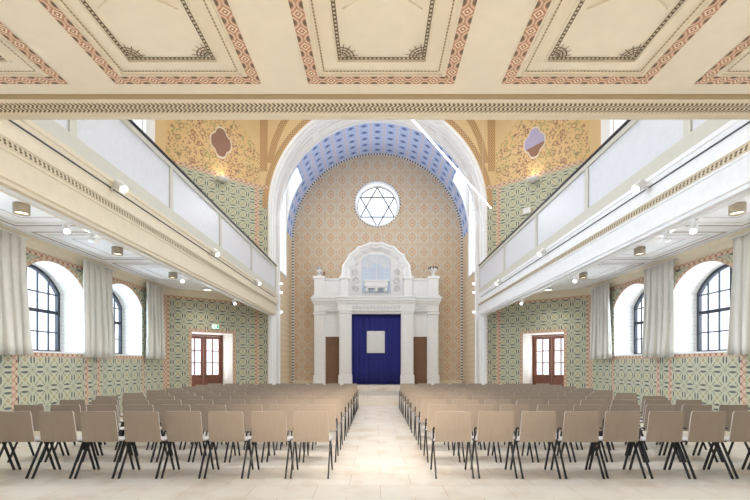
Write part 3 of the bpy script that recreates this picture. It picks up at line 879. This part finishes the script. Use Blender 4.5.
# ------------------------------------------------------------------ the ark
AY = 17.85
ark = thing('torah_ark', (0, AY, .55), 'white marble ark with columns, cornice and scalloped arched gable on the platform', 'ark')
BK = D2-.02
def part(mbb, name, mats, parent=None, bevel=.012):
    return mbb.build(name, mats, parent or ark, bevel=bevel)
for s in (-1, 1):
    f = MB()                                     # outer column
    f.box(s*2.25, s*2.71, AY+.10, BK, .55, 3.72); f.box(s*2.22, s*2.75, AY+.06, BK, .55, .95); f.box(s*2.30, s*2.66, AY+.07, AY+.10, 1.05, 3.5)
    f.box(s*2.22, s*2.75, AY+.06, BK, 3.60, 3.70)
    part(f, 'pilaster', ['white'])
    f = MB()                                     # inner column, standing forward
    f.box(s*1.07, s*1.60, AY-.10, BK, .55, 3.72); f.box(s*1.04, s*1.64, AY-.14, BK, .55, .97); f.box(s*1.12, s*1.55, AY-.13, AY-.10, 1.07, 3.5)
    f.box(s*1.05, s*1.63, AY-.13, BK, 3.62, 3.70)
    part(f, 'pilaster', ['white'])
    f = MB()                                     # field above the side door
    f.box(s*1.60, s*2.25, AY+.22, BK-.01, 2.66, 3.72); f.box(s*1.62, s*2.23, AY+.19, AY+.22, 3.62, 3.68)
    for t in range(24):
        a, b = 2*PI*t/24, 2*PI*(t+1)/24
        if t % 6 == 0: continue
        f.tube([(s*1.925+.2*math.cos(a), AY+.215, 3.14+.26*math.sin(a)), (s*1.925+.2*math.cos(b), AY+.215, 3.14+.26*math.sin(b))], .012, 6)
    part(f, 'wall_field', ['white'], bevel=0)
    f = MB(); f.box(s*1.62, s*2.23, AY+.24, AY+.29, .56, 2.64)          # side door
    for za, zb_ in ((.75, 1.45), (1.6, 2.5)): f.box(s*1.72, s*2.13, AY+.228, AY+.242, za, zb_)
    dd = part(f, 'door', ['ark_wood'], bevel=.006)
    f = MB(); f.lathe([(0, -.06), (.022, -.05), (.022, -.02), (.01, 0)], (s*1.925+.24, AY+.24, 1.55), 10, axis='Y'); f.build('knob', ['brass'], dd)
    f = MB()                                      # door surround
    f.box(s*1.60, s*1.625, AY+.20, AY+.30, .56, 2.66); f.box(s*2.225, s*2.25, AY+.20, AY+.30, .56, 2.66); f.box(s*1.60, s*2.25, AY+.20, AY+.30, 2.64, 2.68)
    part(f, 'door_surround', ['white'], bevel=0)
# entablature
f = MB()
f.box(-2.72, 2.72, AY+.07, BK, 3.72, 4.02); f.box(-1.66, 1.66, AY-.13, BK, 3.72, 4.02); f.box(-1.05, 1.05, AY-.05, AY+.10, 3.61, 3.72)
part(f, 'frieze', ['white'])
f = MB()
for k, (z0, z1, e) in enumerate(((4.02, 4.07, .02), (4.07, 4.16, .05), (4.16, 4.28, .09), (4.28, 4.36, .12))):
    f.box(-2.72-e, 2.72+e, AY+.07-e, BK, z0, z1); f.box(-1.66-e*.7, 1.66+e*.7, AY-.13-e, BK, z0, z1)
part(f, 'cornice', ['white'])
f = MB()                                          # carved scroll of the frieze
f.box(-1.05, 1.05, AY-.137, AY-.13, 3.76, 3.99)
for k in range(14):
    cx = -.975+.15*k; fl = 1 if k % 2 else -1
    pts = [(cx+.065*(1-t/14*.8)*math.cos(t*.55), AY-.14, 3.875+fl*.075*(1-t/14*.8)*math.sin(t*.55)) for t in range(13)]
    f.tube(pts, .012, 5, m=1)
part(f, 'carved_panel', ['white', 'relief'], bevel=0)
for s in (-1, 1):                                # inscribed plaques over the side doors (worn strokes)
    f = MB(); f.box(s*1.68, s*2.24, AY+.055, AY+.07, 3.80, 3.97); 
    for q in ((1.68, 2.24, 3.80, 3.812), (1.68, 2.24, 3.958, 3.97)): f.box(s*q[0], s*q[1], AY+.045, AY+.055, q[2], q[3], 1)
    rr = random.Random(5+s)
    for ln in (3.90, 3.84):
        x = s*1.96-(.2 if ln > 3.87 else .13)
        while x < s*1.96+(.2 if ln > 3.87 else .13):
            wv = rr.uniform(.012, .026); f.box(x, x+wv*.45, AY+.048, AY+.056, ln, ln+.035, 1); f.box(x, x+wv, AY+.048, AY+.056, ln+.027, ln+.036, 1); x += wv+.013
    part(f, 'inscription_plaque', ['white', 'relief'], bevel=0)
# attic
for s in (-1, 1):
    f = MB(); f.box(s*1.5, s*2.28, AY+.12, BK, 4.36, 5.14); f.box(s*1.5, s*2.28, AY+.08, BK, 5.08, 5.17)
    f.box(s*1.62, s*2.16, AY+.105, AY+.12, 4.50, 4.98); part(f, 'attic_panel', ['white'])
for s in (-1, 1):
    f = MB(); f.box(s*2.27, s*2.70, AY+.02, BK, 4.36, 5.16); f.box(s*2.24, s*2.75, AY-.03, BK, 5.14, 5.26); f.box(s*2.24, s*2.75, AY-.02, BK, 4.36, 4.44)
    part(f, 'pedestal', ['white'])
    f = MB(); f.box(s*1.20, s*1.52, AY-.12, BK, 4.36, 5.12); f.box(s*1.14, s*1.60, AY-.17, BK, 5.10, 5.20)
    part(f, 'pedestal', ['white'])
# scalloped gable
def scallop(R, n=9, dip=.03, k=5, sx=1.0):
    pts = []
    for i in range(n):
        a, b = PI*i/n, PI*(i+1)/n
        for j in range(k):
            t = j/k; th = a+(b-a)*t; r = R - dip*4*t*(1-t) - R*(1-math.cos((b-a)/2))*4*t*(1-t)
            pts.append((-r*math.cos(th)*sx, r*math.sin(th)))
    pts.append((R*sx, 0)); return pts
GZ = 5.17
def gable_ring(f, Ra, Rb, ya, yb, m=0):
    A = scallop(Ra); B = scallop(Rb)
    for i in range(len(A)-1):
        p, q, r_, t = A[i], A[i+1], B[i+1], B[i]
        f.face([(p[0], ya, GZ+p[1]), (q[0], ya, GZ+q[1]), (r_[0], yb, GZ+r_[1]), (t[0], yb, GZ+t[1])], m)
f = MB()
gable_ring(f, 1.57, 1.57, BK, AY-.06); gable_ring(f, 1.57, 1.50, AY-.06, AY-.10); gable_ring(f, 1.50, 1.40, AY-.10, AY-.02)
gable_ring(f, 1.40, 1.36, AY-.02, AY-.04); gable_ring(f, 1.36, 1.22, AY-.04, AY+.16)
part(f, 'gable_moulding', ['white'], bevel=0)
f = MB()
A = scallop(1.24); f.face([(p[0], AY+.16, GZ+p[1]) for p in A]); f.face([(-1.24, AY+.159, 4.36), (1.24, AY+.159, 4.36), (1.24, AY+.159, GZ+.002), (-1.24, AY+.159, GZ+.002)])
part(f, 'tympanum', ['white'], bevel=0)
f = MB()                                          # pale blue sunburst tablet
oc = [(-.63, 4.57), (.63, 4.57), (.63, 6.0), (.52, 6.14), (.3, 6.21), (-.3, 6.21), (-.52, 6.14), (-.63, 6.0)]
f.prism(oc, AY+.13, AY+.158, 0)
for k in range(25):
    a = PI*(k+.5)/25; p = Vector((.30*math.cos(a), 0, 5.62+.30*math.sin(a)*.7)); d = Vector((math.cos(a), 0, math.sin(a)))
    t = min((.60/abs(d.x)) if abs(d.x) > .01 else 9, (.55/d.z) if d.z > .01 else 9)
    q = Vector((d.x*t, 0, 5.62+d.z*t)); f.tube([(p.x, AY+.128, p.z), (q.x, AY+.128, min(q.z, 6.17))], .010, 5, m=1, r2=.020)
for z in (5.0, 5.15, 5.3, 5.45, 5.6):
    for sx in (-1, 1): f.tube([(sx*.32, AY+.128, z), (sx*.6, AY+.128, z-.04)], .009, 5, m=1)
part(f, 'sunburst_panel', ['tablet', 'white'], bevel=0)
f = MB()                                          # twin tablets with worn lines
for s in (-1, 1):
    pts = [(s*.02, 5.08), (s*.27, 5.08), (s*.27, 5.62)] + [(s*.145+s*.125*math.cos(t*PI/8), 5.62+.13*math.sin(t*PI/8)) for t in range(1, 8)] + [(s*.02, 5.62)]
    f.prism(pts, AY+.10, AY+.13, 0)
    rr = random.Random(11)
    for z in (5.17, 5.27, 5.37, 5.47, 5.57):
        x = .05
        while x < .24: 
            wv = rr.uniform(.012, .03); f.box(s*x, s*(x+wv), AY+.094, AY+.101, z, z+.035, 1); x += wv+.014
f.tube([(0, AY+.09, 5.08), (0, AY+.09, 5.85)], .014, 6, m=2)
part(f, 'law_tablets', ['tablet', 'relief', 'white'], bevel=0)
f = MB(); f.box(-.50, .50, AY-.10, AY+.15, 4.80, 5.03); f.box(-.54, .54, AY-.13, AY+.15, 5.0, 5.05); f.box(-.46, .46, AY-.07, AY+.15, 4.74, 4.80)
for x in (-.40, 0, .40): f.lathe([(0, 0), (.05, .01), (.085, .08), (.05, .15), (.06, .19)], (x, AY, 4.56), 12)
part(f, 'shelf', ['white'], bevel=0)
for s in (-1, 1):                                 # volutes
    f = MB()
    for cz, fl in ((4.72, 1), (5.08, -1), (5.44, 1)):
        pts = [(s*(.90+fl*(.15*(1-t/20))*math.cos(t*.55)), AY+.13, cz+(.16*(1-t/20))*math.sin(t*.55)) for t in range(19)]
        f.tube(pts, .028, 6, r2=.012)
    f.tube([(s*.90, AY+.13, 5.55), (s*.92, AY+.13, 5.72), (s*.80, AY+.13, 5.85)], .03, 6, r2=.01)
    for z0, z1, e in ((4.86, 5.0, .15), (5.20, 5.34, -.15)): f.tube([(s*(.90+e), AY+.12, z0-.06), (s*(.90+e*.3), AY+.12, (z0+z1)/2), (s*(.90-e), AY+.12, z1+.06)], .026, 6)
    part(f, 'volute', ['relief' if False else 'white_marble'], bevel=0)
# blue curtain with its white cloth
cur = thing('ark_curtain', (0, AY+.2, .56), 'dark blue velvet curtain hanging inside the white ark', 'curtain')
f = MB(); n = 80; rows = []
for z in (3.62, 3.3, 2.4, 1.2, .57):
    am = .006+.016*(3.62-z)/3.05
    rows.append([Vector((-1.06+2.12*i/n, AY+.14+am*math.sin(i*.75)+am*.6*math.sin(i*.31+1) + (.03 if abs(i-n/2) < 1.5 and z < 1.9 else 0), z)) for i in range(n+1)])
f.grid(rows); cf = f.build('cloth', ['blue'], cur)
sm = cf.modifiers.new('th', 'SOLIDIFY'); sm.thickness = .01
f = MB(); n = 20; rows = []
for j in range(21):
    z = 2.88-.96*j/20
    rows.append([Vector((-.41+.78*i/n, AY+.098+.006*math.sin(i*1.3+j*.9)+.005*math.sin(j*1.7-i*.6), z)) for i in range(n+1)])
f.grid(rows); o = f.build('embroidered_panel', ['panel_white'], cur); o['label'] = 'white embroidered square cloth'
sm = o.modifiers.new('th', 'SOLIDIFY'); sm.thickness = .008
# ornaments on the ark's corner pedestals
orn = thing('stone_ornament', (-2.47, AY+.3, 5.26), 'pale carved scroll ornament on the left corner pedestal of the ark', 'ornament')
f = MB(); f.lathe([(0, 0), (.16, .0), (.17, .05), (.10, .08), (.07, .16), (.13, .22), (.14, .30), (.06, .36), (.04, .46), (0, .50)], (-2.50, AY+.3, 5.26), 14); f.build('body', ['white_marble'], orn)
f = MB()
for fl, cz in ((1, 5.45), (-1, 5.62)): f.tube([(-2.50+fl*.11*(1-t/16)*math.cos(t*.6), AY+.22, cz+.12*(1-t/16)*math.sin(t*.6)) for t in range(14)], .025, 6)
f.build('scroll', ['relief'], orn)
f = MB(); f.tube([(-2.30, AY+.3, 5.26), (-2.29, AY+.3, 5.50)], .035, 8); f.build('finial', ['medal_brown'], orn)
orn0 = orn
orn = thing('crown_urn', (2.47, AY+.3, 5.26), 'small white crown shaped urn on the right corner pedestal of the ark', 'ornament')
f = MB(); f.lathe([(0, 0), (.13, 0), (.13, .04), (.07, .08), (.07, .18), (.15, .30), (.19, .36), (.16, .37), (.05, .30)], (2.50, AY+.3, 5.26), 16); f.build('bowl', ['white_marble'], orn)
f = MB()
for k in range(8):
    a = 2*PI*k/8; f.tube([(2.50+.17*math.cos(a), AY+.3+.17*math.sin(a), 5.60), (2.50+.21*math.cos(a), AY+.3+.21*math.sin(a), 5.68), (2.50+.12*math.cos(a), AY+.3+.12*math.sin(a), 5.72)], .02, 6)
f.build('crown', ['leather'], orn)
f = MB(); f.box(2.18, 2.52, AY-.45, AY-.15, .55, .72); f.box(2.20, 2.50, AY-.43, AY-.17, .72, .735)
wbox = tag(f.build('white_box', ['white'], origin=(2.35, AY-.3, .55), bevel=.01), 'small white box standing at the foot of the outer right column of the ark', 'box')

for _o in (ark, cur, orn, orn0, wbox): _o.location.x -= .05

# ------------------------------------------------------------------ curtains of the lower windows
CUR = [(4.45, 5.35), (6.62, 7.64), (9.08, 10.16), (11.60, 12.60)]
NAMES = ['hidden', 'nearest', 'middle', 'farthest']
for s, side in ((-1, 'left'), (1, 'right')):
    for (ya, yb), nm in list(zip(CUR, NAMES))[1:]:
        c = thing('window_curtain', (s*(W-.18), (ya+yb)/2, 1.58), 'grey linen curtain, the %s of three hanging beside the %s wall windows' % (nm, side), 'curtain', 'grey curtains at the aisle windows')
        f = MB(); n = 96; rows = []; rr = random.Random(int(ya*10)+s)
        ph = [rr.uniform(0, 6) for _ in range(4)]
        mid = (ya+yb)/2
        for j in range(13):
            t = j/12; z = 3.73-(3.73-1.58)*t
            wf = .90+.12*t if t > .1 else .93-.3*t*.5
            row = []
            for i in range(n+1):
                q = i/n; a = q*2*PI
                dy = (q-.5)*(yb-ya)*wf
                d = (.058*math.sin(a*5+ph[0]+.5*math.sin(t*2+ph[1])) + .03*math.sin(a*2+ph[2]+t)*t + .010*math.sin(a*17+ph[3])*max(0, 1-t*1.6))*(.45+.6*t)
                row.append(Vector((s*(W-.17-d-.02*t), mid+dy+-.02*math.sin(a*10+2*ph[0]+math.sin(t*2+ph[1]))+.04*t*math.sin(3*t+ph[2]), z)))
            rows.append(row)
        f.grid(rows); cl = f.build('cloth', ['curtain'], c); sm = cl.modifiers.new('th', 'SOLIDIFY'); sm.thickness = .006
        f = MB(); f.tube([(s*(W-.17), ya-.05, 3.75), (s*(W-.17), yb+.05, 3.75)], .014, 8); 
        for y in (ya+.02, yb-.02): f.tube([(s*(W-.17), y, 3.75), (s*(W-.02), y, 3.76)], .01, 6)
        f.build('curtain_rod', ['lamp_white'], c)

# ------------------------------------------------------------------ lamps
DLN = ['nearest', 'second', 'third', 'farthest']
for s, side in ((-1, 'left'), (1, 'right')):
    for k, y in enumerate((6.24, 8.55, 10.88, 13.1)):
        x = s*5.42
        wht = (k == 3)
        lb = ('white round ceiling lamp at the far end of the %s aisle' % side) if wht else ('taupe drum downlight on the %s aisle ceiling, %s from the camera' % (side, DLN[k]))
        d = thing('ceiling_downlight', (x, y, CZ-.14), lb, 'ceiling lamp', 'drum downlights under the galleries')
        f = MB(); r = .105 if not wht else .15; h = .145 if not wht else .06
        f.lathe([(0, 0), (r, 0), (r, -h), (r-.012, -h), (r-.014, -h+.03)], (x, y, CZ-.004), 24); f.build('housing', ['lamp_white' if wht else 'taupe_metal'], d)
        f = MB(); f.lathe([(r-.013, -h+.028), (0, -h+.028)], (x, y, CZ-.004), 24); f.build('diffuser', ['glow_warm'], d)
        spot('downlight_bulb', (x, y, CZ-h-.02), (x, y, 0), 42 if not wht else 34, (1, .94, .86), 120, .8, .08)
    # lower track and its spots
    tx = s*(G+.12)
    f = MB(); f.box(tx-.02, tx+.02, 4.0, 14.6, BEAM_Z0-.032, BEAM_Z0-.001); tag(f.build('track_rail', ['lamp_white'], origin=(tx, 9.3, BEAM_Z0), bevel=.004), 'white spotlight track running under the %s gallery beam' % side, 'track')
    def spotlight(x, y, z, aim, lab, grp, r=.045, watts=0, arm=.07, deg=50):
        t = thing('track_spotlight', (x, y, z), lab, 'spotlight', grp)
        a = Vector(aim).normalized(); c = Vector((x, y, z-arm-r))
        f = MB(); f.tube([(x, y, z), (x, y, z-arm-r*.6)], .012, 8); f.box(x-.02, x+.02, y-.05, y+.05, z-.02, z); f.build('arm', ['lamp_white'], t)
        f = MB(); f.tube([c-a*.07, c-a*.06, c+a*.06], r, 14, caps=False); f.face(list(reversed(circle(c-a*.07, a, r)))); f.build('head', ['lamp_white'], t)
        f = MB(); f.face(circle(c+a*.055, a, r*.86)); f.build('lens', ['glow'], t)
        if watts: spot('spotlight_bulb', c+a*.08, c+a*3, watts, (1, .95, .88), deg, .9, .04)
    def circle(c, a, r, n=16):
        u = a.cross(Vector((0, 0, 1))).normalized(); w_ = a.cross(u)
        return [c+(u*math.cos(2*PI*k/n)+w_*math.sin(2*PI*k/n))*r for k in range(n)]
    low = [(5.02, 'nearest'), (5.5, 'second'), (8.0, 'third'), (10.95, 'farthest')]
    for y, nm in low:
        spotlight(tx, y, BEAM_Z0-.032, (-s*.5, -.55, -.7) if nm != 'second' else (s*.85, .3, .22), 'small white spotlight on the %s lower track, %s from the camera' % (side, nm), 'spotlights on the lower tracks', .04, 14 if nm != 'second' else 45, deg=50 if nm != 'second' else 140)
    # upper track on the fascia
    ux_ = s*(G-.052)
    f = MB(); f.box(ux_-.006, ux_+.006, 4.0, 14.6, 3.80, 3.813); tag(f.build('track_rail', ['frame'], origin=(ux_, 9.3, 3.80)), 'thin dark spotlight track along the %s gallery fascia' % side, 'track')
    for y, nm in ((5.6, 'nearest'), (8.9, 'middle'), (12.1, 'farthest')):
        x = s*(G-.058); t = thing('track_spotlight', (x, y, 3.80), 'round white spotlight on the %s gallery fascia, %s of three' % (side, nm), 'spotlight', 'spotlights on the gallery fascias')
        a = Vector((-s*.72, -.22, -.62)).normalized(); c = Vector((x-s*.13, y, 3.82))
        f = MB(); f.tube([(x, y, 3.805), (x-s*.12, y, 3.82)], .018, 8); f.build('arm', ['lamp_white'], t)
        f = MB(); f.tube([c-a*.09, c-a*.085, c+a*.06], .062, 18, caps=False); f.face(list(reversed(circle(c-a*.09, a, .062)))); f.build('head', ['lamp_white'], t)
        f = MB(); f.face(circle(c+a*.056, a, .050, 18)); f.build('lens', ['glow'], t)
        spot('spotlight_bulb', c+a*.1, (-s*.1, y+.2, .2), 100, (1, .96, .90), 48, .8, .05)
    # uplights on the canted walls
    def PCs(u, v, o=0.0):
        q = C0 + CD*u - CN*o
        return Vector((s*q.x, q.y, v))
    b = PCs(1.72, 7.72, .02)
    t = thing('wall_uplight', b, 'white bowl wall lamp lighting the ochre wall above the %s gallery' % side, 'wall lamp')
    f = MB(); c = PCs(1.72, 7.64, .16); f.lathe([(0, 0), (.12, .01), (.19, .05), (.20, .10), (.18, .10)], c, 20); f.tube([PCs(1.72, 7.68, 0.0), PCs(1.72, 7.68, .1)], .03, 8); f.build('bowl', ['lamp_white'], t)
    f = MB(); f.lathe([(0, .085), (.18, .085)], c, 20); f.build('lamp_disc', ['glow_warm'], t)
    spot('uplight_bulb', c+Vector((0, 0, .12)), PCs(1.72, 9.5, .1), 5, (1, .82, .5), 130, .8, .08)
    # painted medallions
    ux = (PCs(1, 0)-PCs(0, 0)).normalized(); nx = (PCs(0, 0, 1)-PCs(0, 0, 0)).normalized()
    cc = PCs(1.72, 9.02, .004)
    t = thing('wall_medallion', cc, ('brown' if s < 0 else 'lilac and brown')+' lobed medallion painted high on the %s ochre wall' % side, 'medallion')
    def lob(k, r0, n=64):
        out = []
        for i in range(n):
            a = 2*PI*i/n; r = 1+.10*math.cos(4*a)-.03*math.cos(8*a)
            out.append((k*r*math.cos(a)*.31*r0, k*r*math.sin(a)*.45*r0))
        return out
    f = MB(); A = [cc+ux*x+Vector((0, 0, z))+nx*.012 for x, z in lob(1.12, 1)]; B = [cc+ux*x+Vector((0, 0, z)) for x, z in lob(1.14, 1)]
    f.grid([B, A], closed=True); f.face(A); f.build('border', ['medal_edge'], t)
    f = MB(); L = lob(1, 1)
    if s < 0: f.face([cc+ux*x+Vector((0, 0, z))+nx*.016 for x, z in L], 0)
    else:
        up = [p for p in L if p[1] > -.12-.2*p[0]]; dn = [p for p in L if p[1] <= -.12-.2*p[0]]
        i0 = next(i for i in range(64) if L[i] in up and L[i-1] in dn); L2 = L[i0:]+L[:i0]
        up = [p for p in L2 if p[1] > -.12-.2*p[0]]; dn = [p for p in L2 if p[1] <= -.12-.2*p[0]]
        f.face([cc+ux*x+Vector((0, 0, z))+nx*.016 for x, z in up], 1); f.face([cc+ux*x+Vector((0, 0, z))+nx*.016 for x, z in [up[-1]]+dn+[up[0]]], 0)
    f.build('field', ['medal_brown', 'medal_lilac'], t)
# small spots on the arch jambs
for s, side in ((-1, 'left'), (1, 'right')):
    for k, z in enumerate((4.62, 4.28, 3.50)):
        c = Vector((s*(AR-.01), 16.34, z))
        f = MB(); f.lathe([(0, -s*.09), (.035, -s*.09), (.04, -s*.02), (.04, 0)], c, 12, axis='X')
        tag(f.build('jamb_spotlight', ['glow'], origin=c), 'tiny lit spotlight on the %s arch jamb, %s of three' % (side, ('top', 'middle', 'lowest')[k]), 'spotlight', 'spotlights on the arch jambs')
# linear tube pendant
a = Vector((.12, 7.75, 6.6)); b = Vector((3.75, 13.65, 6.6))
t = thing('linear_pendant_lamp', (a+b)/2, 'long thin lit tube lamp hanging diagonally in front of the blue vault', 'pendant lamp')
f = MB(); f.tube([a, b], .016, 10); f.build('tube', ['tube_glow'], t)
f = MB(); d = (b-a).normalized()
for p in (a+d*.15, b-d*.9): f.tube([p, p+Vector((0, 0, TOPZ-6.6))], .003, 5)
f.build('cable', ['lamp_white'], t)
# exit sign above the left end door, emergency lamp and lilac lamp above
def PL(s, u, v, o=0.0):
    q = C0 + CD*u - CN*o
    return Vector((s*q.x, q.y, v))
ux = (PL(-1, 1, 0)-PL(-1, 0, 0)).normalized(); nx = (PL(-1, 0, 0, 1)-PL(-1, 0, 0)).normalized(); uz = Vector((0, 0, 1))
b = PL(-1, 1.52, 2.70, .03)
t = thing('exit_sign', b, 'small green and white exit sign above the left end door', 'exit sign')
f = MB(); f.obox(b, ux, nx, uz, .12, .028, .075); f.build('housing', ['lamp_white'], t, bevel=.006)
f = MB(); f.obox(b+nx*.03, ux, nx, uz, .108, .002, .063); f.build('face', ['sign'], t)
f = MB()
fp = lambda x, z: b+nx*.034+ux*x+uz*z
f.obox(fp(.07, 0), ux, nx, uz, .028, .001, .05)                      # doorway
f.tube([fp(-.02, .045), fp(-.02, .046)], .014, 8); f.tube([fp(-.025, .03), fp(-.035, -.01)], .011, 6)
f.tube([fp(-.035, -.01), fp(-.01, -.03), fp(-.015, -.06)], .008, 6); f.tube([fp(-.035, -.01), fp(-.06, -.035), fp(-.09, -.035)], .008, 6)
f.tube([fp(-.025, .025), fp(.005, .01), fp(.02, .02)], .006, 6); f.tube([fp(-.025, .025), (fp(-.055, .015)), fp(-.065, -.005)], .006, 6)
f.build('pictogram', ['sign_green'], t)
ux = (PL(1, 1, 0)-PL(1, 0, 0)).normalized(); nx = (PL(1, 0, 0, 1)-PL(1, 0, 0)).normalized()
b = PL(1, 1.95, 6.72, .06)
f = MB(); f.obox(b, ux, nx, uz, .13, .05, .10)
tag(f.build('emergency_lamp', ['lamp_white'], origin=b, bevel=.01), 'small white emergency lamp on the green wall above the right gallery rail', 'emergency lamp')

# ------------------------------------------------------------------ chairs
def make_chair():
    t = thing('chair', (0, 0, 0), 'x', 'chair')
    # backrest: gently curved shell, local origin at the floor under the rear feet line
    f = MB(); n = 12
    Z = [.432, .445, .53, .63, .73, .803, .822]; 
    def hwid(z): return .227-.012*(z-.43)/.38
    def yy(z, x): return .125-.05*(z-.43)/.38 - .012*(1-(x/.22)**2)
    F = []; Bk = []
    for z in Z:
        ins = .012 if z in (.432, .822) else 0
        w_ = hwid(z)-ins
        F.append([Vector((-w_+2*w_*i/n, yy(z, -w_+2*w_*i/n), z)) for i in range(n+1)])
        Bk.append([p+Vector((0, .014, 0)) for p in F[-1]])
    f.grid(F, 0); f.grid([list(reversed(r)) for r in Bk], 0)
    top = [F[-1], Bk[-1]]; f.grid(top, 1, smooth=False); f.grid([Bk[0], F[0]], 1, smooth=False)
    f.grid([[r[0] for r in Bk], [r[0] for r in F]], 1, smooth=False); f.grid([[r[-1] for r in F], [r[-1] for r in Bk]], 1, smooth=False)
    f.build('backrest', ['shell', 'shell_edge'], t)
    f = MB(); rows = []; rows2 = []
    for j in range(9):
        y = .13+.42*j/8; zz = .440-.012*math.sin(PI*j/8) - (.02*((j-7)**2) if j > 7 else 0) + .012*(1-j/8)
        w_ = .234-(.02 if j in (0, 8) else 0)
        rows.append([Vector((-w_+2*w_*i/8, y, zz+.006*(abs(i-4)/4)**2)) for i in range(9)])
        rows2.append([p-Vector((0, 0, .016)) for p in rows[-1]])
    f.grid(rows, 0); f.grid([list(reversed(r)) for r in rows2], 1)
    for e in (0, -1):
        f.grid([[r[e] for r in rows], [r[e] for r in rows2]], 1, smooth=False)
    f.grid([rows[0], rows2[0]], 1, smooth=False); f.grid([rows2[-1], rows[-1]], 1, smooth=False)
    f.build('seat', ['seat', 'shell_edge'], t)
    for s in (-1, 1):
        x = s*.230
        for y1 in (0.0, .45):
            f = MB(); a = Vector((x, .262+(.012 if y1 else -.012), .435)); b = Vector((x, y1, .0))
            d = (b-a).normalized(); f.obox((a+b)/2, Vector((1, 0, 0)), d.cross(Vector((1, 0, 0))), d, .0095, .0115, (b-a).length/2+.0); f.build('leg', ['steel'], t)
        f = MB(); f.tube([(x, .17, .424), (x, .38, .424)], .007, 6); f.tube([(x, .262, .415), (s*.0, .262, .418)], .007, 6); f.build('side_rail', ['steel'], t)
    f = MB(); x = -.230
    f.tube([(x, .255, .42), (x, .235, .585), (x-.0, .20, .60), (x+.0, .15, .597)], .011, 6); f.build('linking_hook', ['steel'], t)
    return t
proto = make_chair()
ORD = ['first', 'second', 'third', 'fourth', 'fifth', 'sixth', 'seventh', 'eighth', 'ninth']
ROW = ['nearest row', 'second row', 'third row', 'fourth row', 'fifth row', 'sixth row', 'seventh row', 'eighth row', 'ninth row', 'farthest row']
first = True
rr = random.Random(3)
kids = list(proto.children)
for r in range(10):
    for s, side in ((-1, 'left'), (1, 'right')):
        for k in range(9):
            x = (-.60-.265-.53*k) if s < 0 else (.655+.265+.53*k)
            y = 5.06+.86*r
            if first:
                c = proto; first = False
            else:
                c = proto.copy(); COL.objects.link(c)
                for ch in kids:
                    d = ch.copy(); COL.objects.link(d); d.parent = c
            c.location = (x+rr.uniform(-.006, .006), y+rr.uniform(-.012, .012), 0)
            c.rotation_euler = (0, 0, rr.uniform(-.012, .012))
            c['label'] = 'taupe shell chair, %s from the aisle, %s from the camera, %s block' % (ORD[k], ROW[r].replace(' row', '') + ' row', side)
            c['group'] = 'shell chairs in the %s block' % side
            if s < 0 and k == 0 and r > 0:
                f = [ch for ch in c.children if ch.name.startswith('linking_hook')][0].copy(); COL.objects.link(f); f.parent = c; f.location = (.460, 0, 0)
